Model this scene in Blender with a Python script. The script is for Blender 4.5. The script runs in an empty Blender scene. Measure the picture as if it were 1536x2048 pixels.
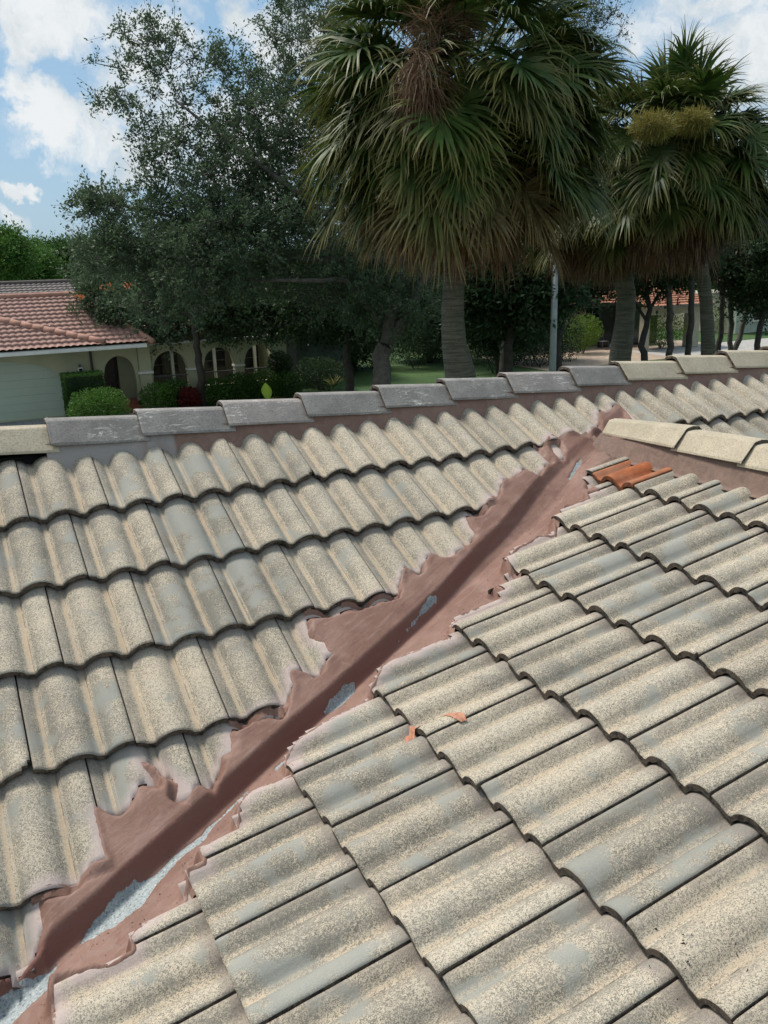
import bpy, math, random
import numpy as np
R_=math.radians
random.seed(7); rng=np.random.default_rng(7)
scene=bpy.context.scene
C=scene.collection

# ------------------------------------------------------------------ camera
FPX=1692.06; CAM=np.array([-0.6731,-0.93779,2.20369]); PIT,ROL,YAW=0.28602,-0.03082,0.46479
def cam_axes():
    cy,sy=math.cos(YAW),math.sin(YAW)
    f=np.array([sy*math.cos(PIT),cy*math.cos(PIT),-math.sin(PIT)]); r=np.array([cy,-sy,0.]); u=np.cross(r,f)
    cr,sr=math.cos(ROL),math.sin(ROL)
    return cr*r+sr*u, -sr*r+cr*u, f
RX,UX,FX=cam_axes()
import mathutils
cd=bpy.data.cameras.new('camera'); cam=bpy.data.objects.new('camera',cd); C.objects.link(cam)
M=mathutils.Matrix(((RX[0],UX[0],-FX[0],CAM[0]),(RX[1],UX[1],-FX[1],CAM[1]),(RX[2],UX[2],-FX[2],CAM[2]),(0,0,0,1)))
cam.matrix_world=M
cd.sensor_fit='HORIZONTAL'; cd.sensor_width=36; cd.lens=36*FPX/1536; cd.clip_start=.05; cd.clip_end=2000
scene.camera=cam
scene.render.resolution_x=768; scene.render.resolution_y=1024
def ray(u,v): return (u-768)/FPX*RX-(v-1024)/FPX*UX+FX
def ony(u,v,Y): d=ray(u,v); return CAM+d*(Y-CAM[1])/d[1]
def onx(u,v,X): d=ray(u,v); return CAM+d*(X-CAM[0])/d[0]
def onz(u,v,Z): d=ray(u,v); return CAM+d*(Z-CAM[2])/d[2]
def atd(u,v,D): return CAM+ray(u,v)*D
GZ=-3.0

# ------------------------------------------------------------------ light
SUN_EL,SUN_AZ=58.,-28.     # azimuth measured from +Y towards +X
scene.view_settings.view_transform='Standard'; scene.view_settings.look='None'
scene.view_settings.gamma=1; scene.view_settings.exposure=0.66
sd=bpy.data.lights.new('sun','SUN'); sd.energy=2.7; sd.angle=R_(14); sd.color=(1,.945,.875)
so=bpy.data.objects.new('sun',sd); C.objects.link(so)
sv=mathutils.Vector((math.sin(R_(SUN_AZ))*math.cos(R_(SUN_EL)),math.cos(R_(SUN_AZ))*math.cos(R_(SUN_EL)),math.sin(R_(SUN_EL))))
so.rotation_euler=sv.to_track_quat('Z','Y').to_euler(); so.location=sv*30

class NT:
    def __init__(s,tree): s.t=tree; s.n=tree.nodes; s.l=tree.links
    def node(s,typ,**kw):
        n=s.n.new(typ)
        for k,v in kw.items(): setattr(n,k,v)
        return n
    def put(s,sock,v):
        if isinstance(v,bpy.types.NodeSocket): s.l.new(v,sock)
        elif v is not None:
            if isinstance(v,(tuple,list)) and len(v)==3 and sock.type=='RGBA': v=(*v,1)
            sock.default_value=v
    def math(s,op,a,b=None,c=None,clamp=False):
        n=s.node('ShaderNodeMath',operation=op,use_clamp=clamp); s.put(n.inputs[0],a)
        if b is not None: s.put(n.inputs[1],b)
        if c is not None: s.put(n.inputs[2],c)
        return n.outputs[0]
    def vec(s,op,a,b=None,scale=None):
        n=s.node('ShaderNodeVectorMath',operation=op); s.put(n.inputs[0],a)
        if b is not None: s.put(n.inputs[1],b)
        if scale is not None: s.put(n.inputs[3],scale)
        return n.outputs['Value' if op in('LENGTH','DOT_PRODUCT','DISTANCE') else 'Vector']
    def noise(s,vec,scale,detail=3,rough=.5,dist=0,out='Fac'):
        n=s.node('ShaderNodeTexNoise'); s.put(n.inputs['Vector'],vec); n.inputs['Scale'].default_value=scale
        n.inputs['Detail'].default_value=detail; n.inputs['Roughness'].default_value=rough; n.inputs['Distortion'].default_value=dist
        return n.outputs[out]
    def ramp(s,x,lo,hi,a=0.,b=1.,smooth=True):
        n=s.node('ShaderNodeMapRange',interpolation_type='SMOOTHSTEP' if smooth else 'LINEAR'); s.put(n.inputs[0],x)
        for i,v in zip((1,2,3,4),(lo,hi,a,b)): s.put(n.inputs[i],v)
        return n.outputs[0]
    def mix(s,f,a,b,mode='MIX'):
        n=s.node('ShaderNodeMix',data_type='RGBA',blend_type=mode); s.put(n.inputs[0],f); s.put(n.inputs[6],a); s.put(n.inputs[7],b)
        return n.outputs[2]
    def attr(s,name,out='Fac'):
        n=s.node('ShaderNodeAttribute',attribute_name=name); return n.outputs[out]

# ------------------------------------------------------------------ world: sky with clouds
w=bpy.data.worlds.new('World'); scene.world=w; w.use_nodes=True
W_=NT(w.node_tree); W_.n.clear()
sky=W_.node('ShaderNodeTexSky',sky_type='NISHITA',sun_disc=False); sky.sun_elevation=R_(SUN_EL); sky.sun_rotation=R_(SUN_AZ)
sky.air_density=1.; sky.dust_density=1.2; sky.ozone_density=1.2
tc=W_.node('ShaderNodeTexCoord').outputs['Generated']
warp=W_.vec('SCALE',W_.vec('SUBTRACT',W_.noise(tc,7.,6,.62,out='Color'),(.5,.5,.5)),scale=.16)
dirw=W_.vec('ADD',tc,warp)
fine=W_.noise(dirw,16.,8,.6)
cover=None
#        u,v centre px   radius(rad)  z-stretch  strength
for (u,v,r,a,st) in [(90,40,.135,1.5,.95),(330,110,.12,1.6,.8),(95,230,.062,1.0,1.),(175,265,.085,1.6,.95),(290,230,.12,1.3,.85),(215,330,.10,2.2,.75),(25,262,.05,1.8,.6),
        (45,372,.035,1.7,.95),(30,440,.05,2.2,.8),(180,455,.07,3,.6),(1330,60,.12,1.3,.8),(1500,130,.11,1.2,1.),(1450,40,.10,1.6,.9),(1520,330,.10,1.5,.9),(600,60,.12,1.6,.9),(800,-150,.2,1.6,.7),(250,-200,.25,1.8,.8),(520,300,.14,1.4,.9),(1600,-100,.2,1.6,.7)]:
    d=ray(u,v); d=d/np.linalg.norm(d)
    x=W_.vec('MULTIPLY',W_.vec('SUBTRACT',dirw,tuple(float(k) for k in d)),(1.,1.,float(a)))
    b=W_.ramp(W_.vec('LENGTH',x),r*1.12,r*.3,0.,st*.93)
    cover=b if cover is None else W_.math('MAXIMUM',cover,b)
gen=W_.ramp(W_.noise(W_.vec('MULTIPLY',tc,(1,1,2.2)),2.3,6,.6),.40,.56,0,.95)
# general clouds only away from the patches described above
dc=ray(768,300); dc=dc/np.linalg.norm(dc)
away=W_.ramp(W_.vec('DOT_PRODUCT',tc,tuple(float(k) for k in dc)),.78,.6)
cover=W_.math('MAXIMUM',cover,W_.math('MULTIPLY',gen,away))
cov=W_.ramp(W_.math('ADD',cover,W_.math('MULTIPLY',W_.math('SUBTRACT',fine,.5),1.1)),.52,.92)
bright=W_.ramp(W_.noise(W_.vec('ADD',dirw,(.0,.0,.05)),9.,6,.6),.35,.62)
ccol=W_.mix(bright,(4.0,4.4,4.6),(5.4,5.6,5.7))
skyc=W_.mix(.75,sky.outputs[0],(1.7,2.9,4.1))
fin=W_.mix(cov,skyc,ccol)
bg=W_.node('ShaderNodeBackground'); W_.l.new(fin,bg.inputs[0]); bg.inputs[1].default_value=0.10
wo=W_.node('ShaderNodeOutputWorld'); W_.l.new(bg.outputs[0],wo.inputs[0])

# ------------------------------------------------------------------ mesh and object helpers
class MB:
    def __init__(s): s.V=[];s.F=[];s.MI=[];s.A=[];s.n=0
    def add(s,v,f,mi=0,a=None):
        v=np.asarray(v,float); s.V.append(v); s.F+= [tuple(int(i)+s.n for i in q) for q in f]
        s.MI+= [mi]*len(f) if np.isscalar(mi) else list(mi)
        s.A.append(np.zeros(len(v)) if a is None else np.broadcast_to(np.asarray(a,float),(len(v),))); s.n+=len(v)
        return s
    def box(s,x0,x1,y0,y1,z0,z1,mi=0):
        v=[(x,y,z) for z in(z0,z1) for y in(y0,y1) for x in(x0,x1)]
        return s.add(v,[(0,2,3,1),(4,5,7,6),(0,1,5,4),(2,6,7,3),(0,4,6,2),(1,3,7,5)],mi)
    def tube(s,pts,rad,seg=8,mi=0,a=0,cap=True,noise=0):
        pts=np.asarray(pts,float); n=len(pts); rad=np.broadcast_to(rad,(n,))
        T=np.gradient(pts,axis=0); T/=np.linalg.norm(T,axis=1)[:,None]+1e-9
        up=np.array([0,0,1.]) if abs(T[0][2])<.9 else np.array([1.,0,0])
        v=[]
        for i in range(n):
            b=np.cross(T[i],up); b/=np.linalg.norm(b)+1e-9; c=np.cross(b,T[i]); up=c
            for k in range(seg):
                an=2*math.pi*k/seg; rr=rad[i]*(1+(random.uniform(-noise,noise) if noise else 0))
                v.append(pts[i]+rr*(math.cos(an)*b+math.sin(an)*c))
        f=[(i*seg+k,i*seg+(k+1)%seg,(i+1)*seg+(k+1)%seg,(i+1)*seg+k) for i in range(n-1) for k in range(seg)]
        if cap: f+=[tuple(range(seg))[::-1],tuple((n-1)*seg+k for k in range(seg))]
        return s.add(v,f,mi,a)
    def grid(s,P,mi=0,a=None,keep=None):
        P=np.asarray(P,float); n,m=P.shape[:2]
        f=[(i*m+j,i*m+j+1,(i+1)*m+j+1,(i+1)*m+j) for i in range(n-1) for j in range(m-1) if keep is None or keep[i,j]]
        return s.add(P.reshape(-1,3),f,mi,None if a is None else np.asarray(a).reshape(-1))
    def build(s,name,mats,parent=None,smooth=False,aname='val',loc=None):
        if not isinstance(mats,(list,tuple)): mats=[mats]
        V=np.concatenate(s.V) if s.V else np.zeros((0,3))
        o=None
        if loc is not None: V=V-np.asarray(loc)
        me=bpy.data.meshes.new(name); me.from_pydata(V.tolist(),[],s.F)
        for m in mats: me.materials.append(m)
        me.polygons.foreach_set('material_index',s.MI)
        if smooth: me.polygons.foreach_set('use_smooth',[True]*len(s.F))
        at=me.attributes.new(aname,'FLOAT','POINT'); at.data.foreach_set('value',np.concatenate(s.A).astype(np.float32) if s.A else [])
        me.update(); o=bpy.data.objects.new(name,me); C.objects.link(o)
        if loc is not None: o.location=loc
        if parent is not None:
            o.parent=parent
            pw=parent.location if parent.parent is None else parent.location+parent.parent.location
            o.location=mathutils.Vector(loc if loc is not None else (0,0,0))-mathutils.Vector(pw)
        return o
def tag(o,label=None,cat=None,group=None,kind=None):
    if label: o['label']=label
    if cat: o['category']=cat
    if group: o['group']=group
    if kind: o['kind']=kind
    return o
def empty(name,loc,label,cat,group=None):
    o=bpy.data.objects.new(name,None); o.empty_display_size=.2; C.objects.link(o); o.location=tuple(float(k) for k in loc); return tag(o,label,cat,group)
def fast_mesh(name,V,F,mat,val=None,parent=None,smooth=False,extra=None):
    """V (n,3), F (m,k) uniform polygons"""
    me=bpy.data.meshes.new(name); n=len(V); m,k=F.shape
    me.vertices.add(n); me.vertices.foreach_set('co',np.asarray(V,np.float32).ravel())
    me.loops.add(m*k); me.loops.foreach_set('vertex_index',F.astype(np.int32).ravel())
    me.polygons.add(m); me.polygons.foreach_set('loop_start',np.arange(0,m*k,k,dtype=np.int32)); 
    me.update(calc_edges=True); me.materials.append(mat)
    if smooth: me.polygons.foreach_set('use_smooth',[True]*m)
    if val is not None:
        at=me.attributes.new('val','FLOAT','POINT'); at.data.foreach_set('value',np.asarray(val,np.float32))
    if extra is not None:
        at=me.attributes.new('sec','FLOAT','POINT'); at.data.foreach_set('value',np.asarray(extra,np.float32))
    o=bpy.data.objects.new(name,me); C.objects.link(o)
    if parent is not None: o.parent=parent; o.location=-parent.location
    return o
# value noise in numpy
_p=rng.random((64,64))
def vn(x,y):
    x=np.asarray(x,float); y=np.asarray(y,float); xi=np.floor(x).astype(int); yi=np.floor(y).astype(int); fx=x-xi; fy=y-yi
    fx=fx*fx*(3-2*fx); fy=fy*fy*(3-2*fy); g=lambda a,b:_p[a%64,b%64]
    return (g(xi,yi)*(1-fx)+g(xi+1,yi)*fx)*(1-fy)+(g(xi,yi+1)*(1-fx)+g(xi+1,yi+1)*fx)*fy-.5
def fbm(x,y,o=4): return sum(vn(x*2**k+17*k,y*2**k+5*k)/2**k for k in range(o))
def sstep(a,b,x): t=np.clip((x-a)/(b-a),0,1); return t*t*(3-2*t)

# ------------------------------------------------------------------ materials
def mat(name):
    m=bpy.data.materials.new(name); m.use_nodes=True; t=NT(m.node_tree); t.b=t.n['Principled BSDF']; t.o=t.n['Material Output']; return m,t
def simple(name,c,rough=.8,var=.25,scale=4,bump=.0,metal=0,spec=.5):
    m,t=mat(name); co=t.node('ShaderNodeTexCoord').outputs['Object']
    n=t.noise(co,scale,5,.6); f=t.ramp(n,.3,.7,1-var,1+var,False)
    col=t.vec('SCALE',(c[0],c[1],c[2]),scale=f); t.put(t.b.inputs['Base Color'],col)
    t.b.inputs['Roughness'].default_value=rough; t.b.inputs['Metallic'].default_value=metal; t.b.inputs['Specular IOR Level'].default_value=spec
    if bump:
        bn=t.node('ShaderNodeBump'); bn.inputs['Strength'].default_value=.5; bn.inputs['Distance'].default_value=bump
        t.put(bn.inputs['Height'],t.noise(co,scale*6,5,.6)); t.l.new(bn.outputs[0],t.b.inputs['Normal'])
    return m
def tile_material(name,orange=False):
    m,t=mat(name)
    geo=t.node('ShaderNodeNewGeometry'); co=geo.outputs['Position']
    seed=t.attr('seed'); ph=t.attr('phase'); smear=t.attr('smear'); al=t.attr('along')
    off=t.node('ShaderNodeCombineXYZ'); t.put(off.inputs[0],t.math('MULTIPLY',seed,37.)); t.put(off.inputs[1],t.math('MULTIPLY',seed,91.))
    cs=t.vec('ADD',co,off.outputs[0])
    big=t.noise(cs,5.5,3,.5); mid=t.noise(cs,26,4,.55); wisp=t.noise(cs,200,3,.62,1.4)
    wisp2=t.noise(cs,420,2,.6,.5); grime=t.noise(co,2.2,4,.6)
    if orange:
        col=t.mix(t.ramp(mid,.3,.75),(.27,.08,.03),(.40,.135,.055))
        col=t.mix(t.ramp(wisp,.45,.75,0,.5),col,(.30,.09,.035)); col=t.mix(t.ramp(big,.42,.68,0,.6),col,(.34,.21,.14))
    else:
        cream=t.mix(t.ramp(big,.3,.7),(.56,.475,.355),(.51,.45,.35))
        tan=(.52,.40,.27)
        dark=t.mix(t.ramp(mid,.35,.65),(.12,.112,.09),(.205,.19,.158))
        # amount of dark flecking: on the rolls' flanks, little in the pans
        pan=t.math('MAXIMUM',t.ramp(ph,.84,.90),t.ramp(ph,.035,.0))
        flank=t.math('MAXIMUM',t.ramp(ph,.30,.06),t.ramp(ph,.45,.72,0,.55))
        am=t.math('ADD',t.math('MULTIPLY',flank,.11),t.math('MULTIPLY',t.math('SUBTRACT',grime,.5),.55))
        am=t.math('ADD',am,t.math('MULTIPLY',t.math('SUBTRACT',mid,.5),.15))
        am=t.math('ADD',am,t.math('MULTIPLY',t.math('SUBTRACT',seed,.5),.17))
        am=t.math('ADD',am,t.math('MULTIPLY',t.math('SUBTRACT',t.noise(cs,13,4,.6),.5),.36)); am=t.math('SUBTRACT',am,t.math('MULTIPLY',pan,t.ramp(t.noise(cs,9,3,.6),.35,.65,.05,.26)))
        w1=t.ramp(wisp,.32,.68,0,1,False); w2=t.ramp(wisp2,.32,.68,0,1,False)
        sp=t.ramp(t.math('ADD',t.math('ADD',t.math('MULTIPLY',w1,.62),t.math('MULTIPLY',w2,.38)),t.math('MULTIPLY',am,.60)),.42,.59,0,.88); wash=t.ramp(am,-.03,.32,0,.62); sp=t.math('MULTIPLY',sp,t.math('SUBTRACT',1.,t.math('MULTIPLY',t.math('MULTIPLY',pan,t.attr('slope')),.62)))
        pan=t.math('MULTIPLY',pan,t.math('ADD',.45,t.math('MULTIPLY',t.attr('slope'),.5)))
        base=t.mix(t.math('MULTIPLY',pan,t.ramp(t.noise(cs,18,3,.6),.35,.65,.6,1.)),cream,tan)
        col=t.mix(sp,base,dark); col=t.mix(wash,col,(.155,.15,.128))
        # smooth blue-grey areas where the coating has worn through
        worn=t.ramp(t.math('ADD',t.noise(t.vec('ADD',cs,(5,3,1)),7.,4,.55),t.math('MULTIPLY',t.math('SUBTRACT',seed,.5),.18)),.545,.66,0,.75)
        worn=t.math('MULTIPLY',worn,t.math('SUBTRACT',1.,pan))
        col=t.mix(worn,col,t.mix(t.ramp(wisp,.3,.7),(.23,.24,.22),(.35,.35,.305)))
        ln=t.math('MULTIPLY',t.math('MULTIPLY',t.ramp(ph,.975,.99),t.ramp(ph,1.0,.995)),t.ramp(t.noise(cs,30,3,.6),.35,.6,.2,.9))
        crease=t.math('MULTIPLY',t.ramp(t.math('ABSOLUTE',t.math('SUBTRACT',ph,.985)),.02,.005),t.ramp(t.noise(cs,25,3,.6),.4,.6,.15,.85))
        col=t.mix(crease,col,(.12,.105,.085))
        # soft pale rim near the nose, dirt near the head under the course above
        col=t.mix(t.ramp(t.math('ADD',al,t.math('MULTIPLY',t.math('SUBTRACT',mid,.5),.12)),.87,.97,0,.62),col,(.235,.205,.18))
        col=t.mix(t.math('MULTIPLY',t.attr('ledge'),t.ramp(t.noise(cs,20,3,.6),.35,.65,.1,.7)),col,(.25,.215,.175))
        col=t.mix(t.math('MULTIPLY',t.attr('mark'),1.),col,t.mix(t.ramp(wisp,.35,.6),(.62,.26,.13),(.55,.2,.09)))
    if not orange: col=t.vec('SCALE',col,scale=t.ramp(t.math('FRACT',t.math('MULTIPLY',seed,7.31)),0,1,.91,1.06,False))
    sm=t.math('MULTIPLY',smear,t.ramp(t.math('ADD',mid,t.math('MULTIPLY',wisp,.35)),.40,.62))
    col=t.mix(t.math('MULTIPLY',sm,.85),col,t.mix(mid,(.52,.43,.40),(.42,.32,.29)))
    t.put(t.b.inputs['Base Color'],col); t.b.inputs['Roughness'].default_value=.88; t.b.inputs['Specular IOR Level'].default_value=.25
    bn=t.node('ShaderNodeBump'); bn.inputs['Strength'].default_value=.55; bn.inputs['Distance'].default_value=.0035
    t.put(bn.inputs['Height'],t.math('ADD',t.math('ADD',wisp,t.math('MULTIPLY',wisp2,.4)),t.math('MULTIPLY',mid,.8))); t.l.new(bn.outputs[0],t.b.inputs['Normal'])
    return m
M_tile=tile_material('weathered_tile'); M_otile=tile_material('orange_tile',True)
def edge_material(name,a,b,c2):
    m,t=mat(name); co=t.node('ShaderNodeNewGeometry').outputs['Position']
    n=t.noise(co,38,5,.65); n2=t.noise(co,140,3,.6)
    col=t.mix(t.ramp(n,.35,.62),a,b); col=t.mix(t.ramp(n2,.52,.72,0,.6),col,c2)
    t.put(t.b.inputs['Base Color'],col); t.b.inputs['Roughness'].default_value=.95
    bn=t.node('ShaderNodeBump'); bn.inputs['Distance'].default_value=.006; t.put(bn.inputs['Height'],t.math('ADD',n,n2)); t.l.new(bn.outputs[0],t.b.inputs['Normal'])
    return m
M_edge=edge_material('mouldy_edge',(.022,.018,.015),(.125,.095,.070),(.24,.195,.15))
M_oedge=edge_material('orange_edge',(.12,.045,.02),(.25,.08,.035),(.33,.12,.05))
M_under=simple('underlay_black',(.03,.028,.026),.95)
def mastic_material():
    m,t=mat('mastic'); co=t.node('ShaderNodeNewGeometry').outputs['Position']
    n=t.noise(co,5,5,.6); n2=t.noise(co,24,5,.65,.6); n3=t.noise(co,190,3,.6); br=t.attr('brown'); gutter=t.attr('gutter')
    col=t.mix(t.ramp(n,.32,.7),(.188,.100,.073),(.262,.155,.118))
    rot=t.node('ShaderNodeMapping'); rot.inputs['Rotation'].default_value=(0,0,R_(-24.5)); t.put(rot.inputs[0],co); bs=t.noise(t.vec('MULTIPLY',rot.outputs[0],(5.,38.,12.)),1.,5,.7,.6)
    col=t.mix(t.ramp(bs,.5,.72,0,.5),col,(.315,.215,.175)); col=t.mix(t.ramp(bs,.46,.28,0,.5),col,(.135,.066,.05))
    col=t.mix(t.ramp(n2,.56,.72,0,.5),col,(.33,.22,.18))
    col=t.mix(t.ramp(n2,.42,.28,0,.5),col,(.17,.088,.07))
    col=t.mix(t.math('MULTIPLY',br,.9),col,t.mix(t.ramp(n2,.3,.7),(.145,.092,.070),(.225,.152,.118)))
    col=t.mix(t.math('MULTIPLY',gutter,t.ramp(n,.2,.6,.55,.95)),col,t.mix(n2,(.165,.066,.048),(.20,.088,.066)))  # shade of the steep bank painted in as darker, redder mastic
    col=t.mix(t.ramp(n3,.70,.76,0,.8),col,(.07,.035,.03))
    gp=t.attr('greyp'); col=t.mix(t.math('MULTIPLY',gp,t.ramp(n,.25,.5,.5,1.)),col,t.mix(n2,(.25,.225,.205),(.33,.30,.28)))
    t.put(t.b.inputs['Base Color'],col); t.put(t.b.inputs['Roughness'],t.ramp(n2,.3,.7,.5,.85)); t.b.inputs['Specular IOR Level'].default_value=.3
    bn=t.node('ShaderNodeBump'); bn.inputs['Strength'].default_value=.5; bn.inputs['Distance'].default_value=.007
    t.put(bn.inputs['Height'],t.math('ADD',t.math('ADD',t.noise(co,14,4,.55,.8),t.math('MULTIPLY',bs,.7)),t.math('MULTIPLY',t.noise(co,85,4,.7),.38))); t.l.new(bn.outputs[0],t.b.inputs['Normal'])
    return m
M_mastic=mastic_material()
def flashing_material():
    m,t=mat('speckled_metal'); co=t.node('ShaderNodeNewGeometry').outputs['Position']
    n=t.noise(co,150,3,.7); n2=t.noise(co,20,3,.5); t.b.inputs['Specular IOR Level'].default_value=.2
    col=t.mix(t.ramp(n2,.3,.7),(.23,.262,.265),(.30,.33,.328)); col=t.mix(t.ramp(n,.56,.64,0,.8),col,(.08,.085,.085)); col=t.mix(t.ramp(n,.43,.36,0,.7),col,(.50,.52,.50))
    t.put(t.b.inputs['Base Color'],col); t.b.inputs['Roughness'].default_value=.6; t.b.inputs['Metallic'].default_value=.1
    return m
M_flash=flashing_material()
def cap_material(name,a,b,scr):
    m,t=mat(name); co=t.node('ShaderNodeNewGeometry').outputs['Position']
    n=t.noise(co,9,5,.6); st=t.noise(t.vec('MULTIPLY',co,(9,30,40)),1.6,6,.75,1.5); n3=t.noise(co,130,3,.6)
    col=t.mix(t.ramp(n,.3,.7),a,b); col=t.mix(t.ramp(n3,.46,.66,0,.6),col,tuple(k*.62 for k in a))
    if scr: col=t.mix(t.math('MULTIPLY',t.ramp(st,.54,.62,0,.9),t.ramp(t.noise(co,4.2,2,.5),.48,.6)),col,(.60,.59,.52))
    col=t.mix(t.attr('val'),col,(.33,.29,.27))
    t.put(t.b.inputs['Base Color'],col); t.b.inputs['Roughness'].default_value=.8; t.b.inputs['Specular IOR Level'].default_value=.3
    bn=t.node('ShaderNodeBump'); bn.inputs['Strength'].default_value=.5; bn.inputs['Distance'].default_value=.003; t.put(bn.inputs['Height'],t.math('ADD',n3,n)); t.l.new(bn.outputs[0],t.b.inputs['Normal'])
    return m
M_capg=cap_material('grey_cap',(.20,.185,.168),(.28,.262,.24),True)
M_capp=cap_material('dull_grey_cap',(.25,.225,.205),(.32,.285,.26),True)
M_capc=cap_material('cream_cap',(.40,.345,.25),(.49,.425,.31),False)

# ================================================================== THE ROOF
TA,TB=0.468063,0.227214
cA,sA,cB,sB=math.cos(TA),math.sin(TA),math.cos(TB),math.sin(TB)
WT=0.305; PA=WT/2
X0A=-0.48369
SB=0.95
OB=CAM+SB*(np.array([-2.67868,2.08411,0.])-CAM)
WB=WT*SB
HJ=.856; HR=.041     # roll height
LIFT=.033; THK=.021
noseA=[-2.8628,-2.4827,-2.1037,-1.7242]; noseA+=[noseA[-1]+.38*k for k in range(1,9)]
noseB=[SB*k for k in (-5.01735,-4.56492,-4.15013,-3.7100,-3.27375,-2.86165,-2.44799)]; noseB+=[noseB[-1]+.393*k for k in range(1,7)]
RIDGE_A=-3.30; RIDGE_B=SB*-5.43
def prof(ph):
    h=np.where(ph<.80,np.abs(np.sin(np.pi*np.clip(ph,0,.86)/.86))**.66,0)
    e=np.abs(np.sin(np.pi*.80/.86))**.66
    return HR*np.where(ph<.80,h,e*.62*(1-(ph-.80)/.20))
def offA(x,s):
    """height of tile top above plane A at (x across, s down-slope)"""
    row=np.clip(np.searchsorted(noseA,s),0,len(noseA)-1); ns=np.array(noseA)[row]
    stg=np.where(row%2==1,.5,0.)
    k=(x-X0A)/WT-stg; u=(k-np.floor(k))*WT
    ph=(u/PA-.40)%1.
    return prof(ph)-HJ*HR-LIFT*(ns-s)/.38
def offB(yy,s):
    row=np.clip(np.searchsorted(noseB,s),0,len(noseB)-1); ns=np.array(noseB)[row]
    stg=np.where(row%2==1,.5,0.)
    k=(OB[1]-yy)/WB-stg; u=(k-np.floor(k))*WB
    ph=(u/(WB/2)-.40)%1.
    return prof(ph)-HJ*HR-LIFT*(ns-s)/.40
def zA(x,y): return y*math.tan(TA)
def zB(x,y): return OB[2]+(x-OB[0])*math.tan(TB)
XRB=OB[0]-RIDGE_B*cB           # x of the side ridge
def zC(x,y): return zB(XRB,y)-(x-XRB)*math.tan(TB)
def topA(x,y): return zA(x,y)+offA(x,-y/cA)/cA
def topB(x,y): return zB(x,y)+offB(y,(OB[0]-x)/cB)/cB
def planeA(u,v,off=0):
    n=np.array([0,-sA,cA]); d=ray(u,v); t=(off-n@CAM)/(n@d); return CAM+t*d
def planeB(u,v,off=0):
    n=np.array([-sB,0,cB]); d=ray(u,v); t=(n@OB+off-n@CAM)/(n@d); return CAM+t*d
# edge of the mastic on either side of the valley, measured on the two slopes
EA=[(1240,800),(1195,822),(1198,850),(1177,864),(1120,862),(1073,888),(1100,918),(1083,933),(1075,940),(1053,930),(1033,942),(1017,940),(1003,967),(988,983),(987,993),(958,1017),(935,1025),(937,1037),(950,1057),(947,1063),(927,1080),(926,1092),(910,1101),(860,1103),(830,1138),(812,1133),(797,1160),(788,1183),(757,1194),(680,1214),(620,1222),(608,1228),(617,1260),(647,1280),(653,1297),(670,1303),(650,1317),(623,1340),(583,1337),(583,1367),(567,1387),(557,1420),(500,1425),(462,1445),(460,1453),(462,1493),(443,1500),(433,1530),(417,1567),(393,1567),(370,1590),(353,1583),(353,1553),(337,1537),(317,1513),(300,1500),(277,1507),(300,1533),(313,1557),(277,1567),(267,1590),(230,1607),(190,1607),(200,1667),(207,1700),(212,1718),(180,1728),(150,1748),(117,1768),(73,1785),(80,1848),(67,1901),(40,1938),(17,1943),(-10,1955),(-60,1990),(-160,2070),(-300,2200)]
EBp=[(1320,870),(1290,885),(1275,892),(1240,905),(1225,912),(1177,935),(1165,945),(1185,962),(1200,968),(1173,975),(1180,982),(1160,993),(1130,1003),(1123,1015),(1105,1027),(1114,1050),(1077,1060),(1050,1077),(1024,1093),(1010,1112),(1033,1140),(985,1160),(1005,1168),(1003,1180),(960,1203),(930,1215),(915,1225),(903,1238),(897,1255),(900,1266),(887,1270),(843,1290),(787,1317),(767,1330),(753,1350),(735,1372),(730,1383),(712,1387),(707,1403),(670,1427),(637,1450),(593,1480),(580,1497),(570,1512),(584,1535),(550,1550),(505,1570),(480,1600),(475,1635),(450,1660),(400,1695),(408,1718),(375,1735),(372,1760),(360,1781),(320,1795),(297,1828),(260,1865),(267,1885),(213,1915),(167,1931),(103,1951),(104,2000),(108,2060),(60,2200),(-60,2400)]
pa=np.array([planeA(*p)[:2] for p in EA]); pb=np.array([planeB(*p)[:2] for p in EBp])
poly=np.concatenate([pa,pb[::-1]])
GRAY=[[(20,2060),(-60,2120),(-60,2060),(0,2008),(53,1968),(100,1938),(147,1895),(187,1845),(247,1788),(267,1771),(310,1745),(347,1708),(400,1668),(417,1648),(430,1640),(460,1610),(490,1580),(500,1576),(478,1602),(430,1648),(410,1678),(360,1715),(320,1761),(283,1811),(233,1848),(180,1878),(140,1901),(117,1928),(100,1958),(97,1975),(60,2008),(27,2041)],
 [(640,1433),(660,1412),(690,1382),(716,1363),(710,1385),(682,1410),(650,1430)],
 [(743,1338),(770,1312),(800,1282),(830,1251),(858,1219),(882,1205),(876,1217),(851,1241),(821,1270),(786,1304),(762,1326)],
 [(1130,977),(1148,950),(1165,936),(1162,950),(1142,972)],
 [(545,1536),(565,1517),(570,1522),(553,1540)]]
gpoly=[np.array([planeB(*p,-.068)[:2] for p in g]) for g in GRAY]
def sdist(P,x,y):
    """signed distance, positive inside polygon P"""
    sh=x.shape; x=x.ravel(); y=y.ravel(); d=np.full(x.shape,1e9); ins=np.zeros(x.shape,bool)
    n=len(P)
    for i in range(n):
        ax,ay=P[i]; bx,by=P[(i+1)%n]; ex,ey=bx-ax,by-ay; L=ex*ex+ey*ey+1e-12
        t=np.clip(((x-ax)*ex+(y-ay)*ey)/L,0,1); d=np.minimum(d,(x-ax-t*ex)**2+(y-ay-t*ey)**2)
        c=(ay>y)!=(by>y)
        if abs(ey)>1e-12: ins^=c&(x<ex*(y-ay)/ey+ax)
    d=np.sqrt(d); return np.where(ins,d,-d).reshape(sh)
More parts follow.
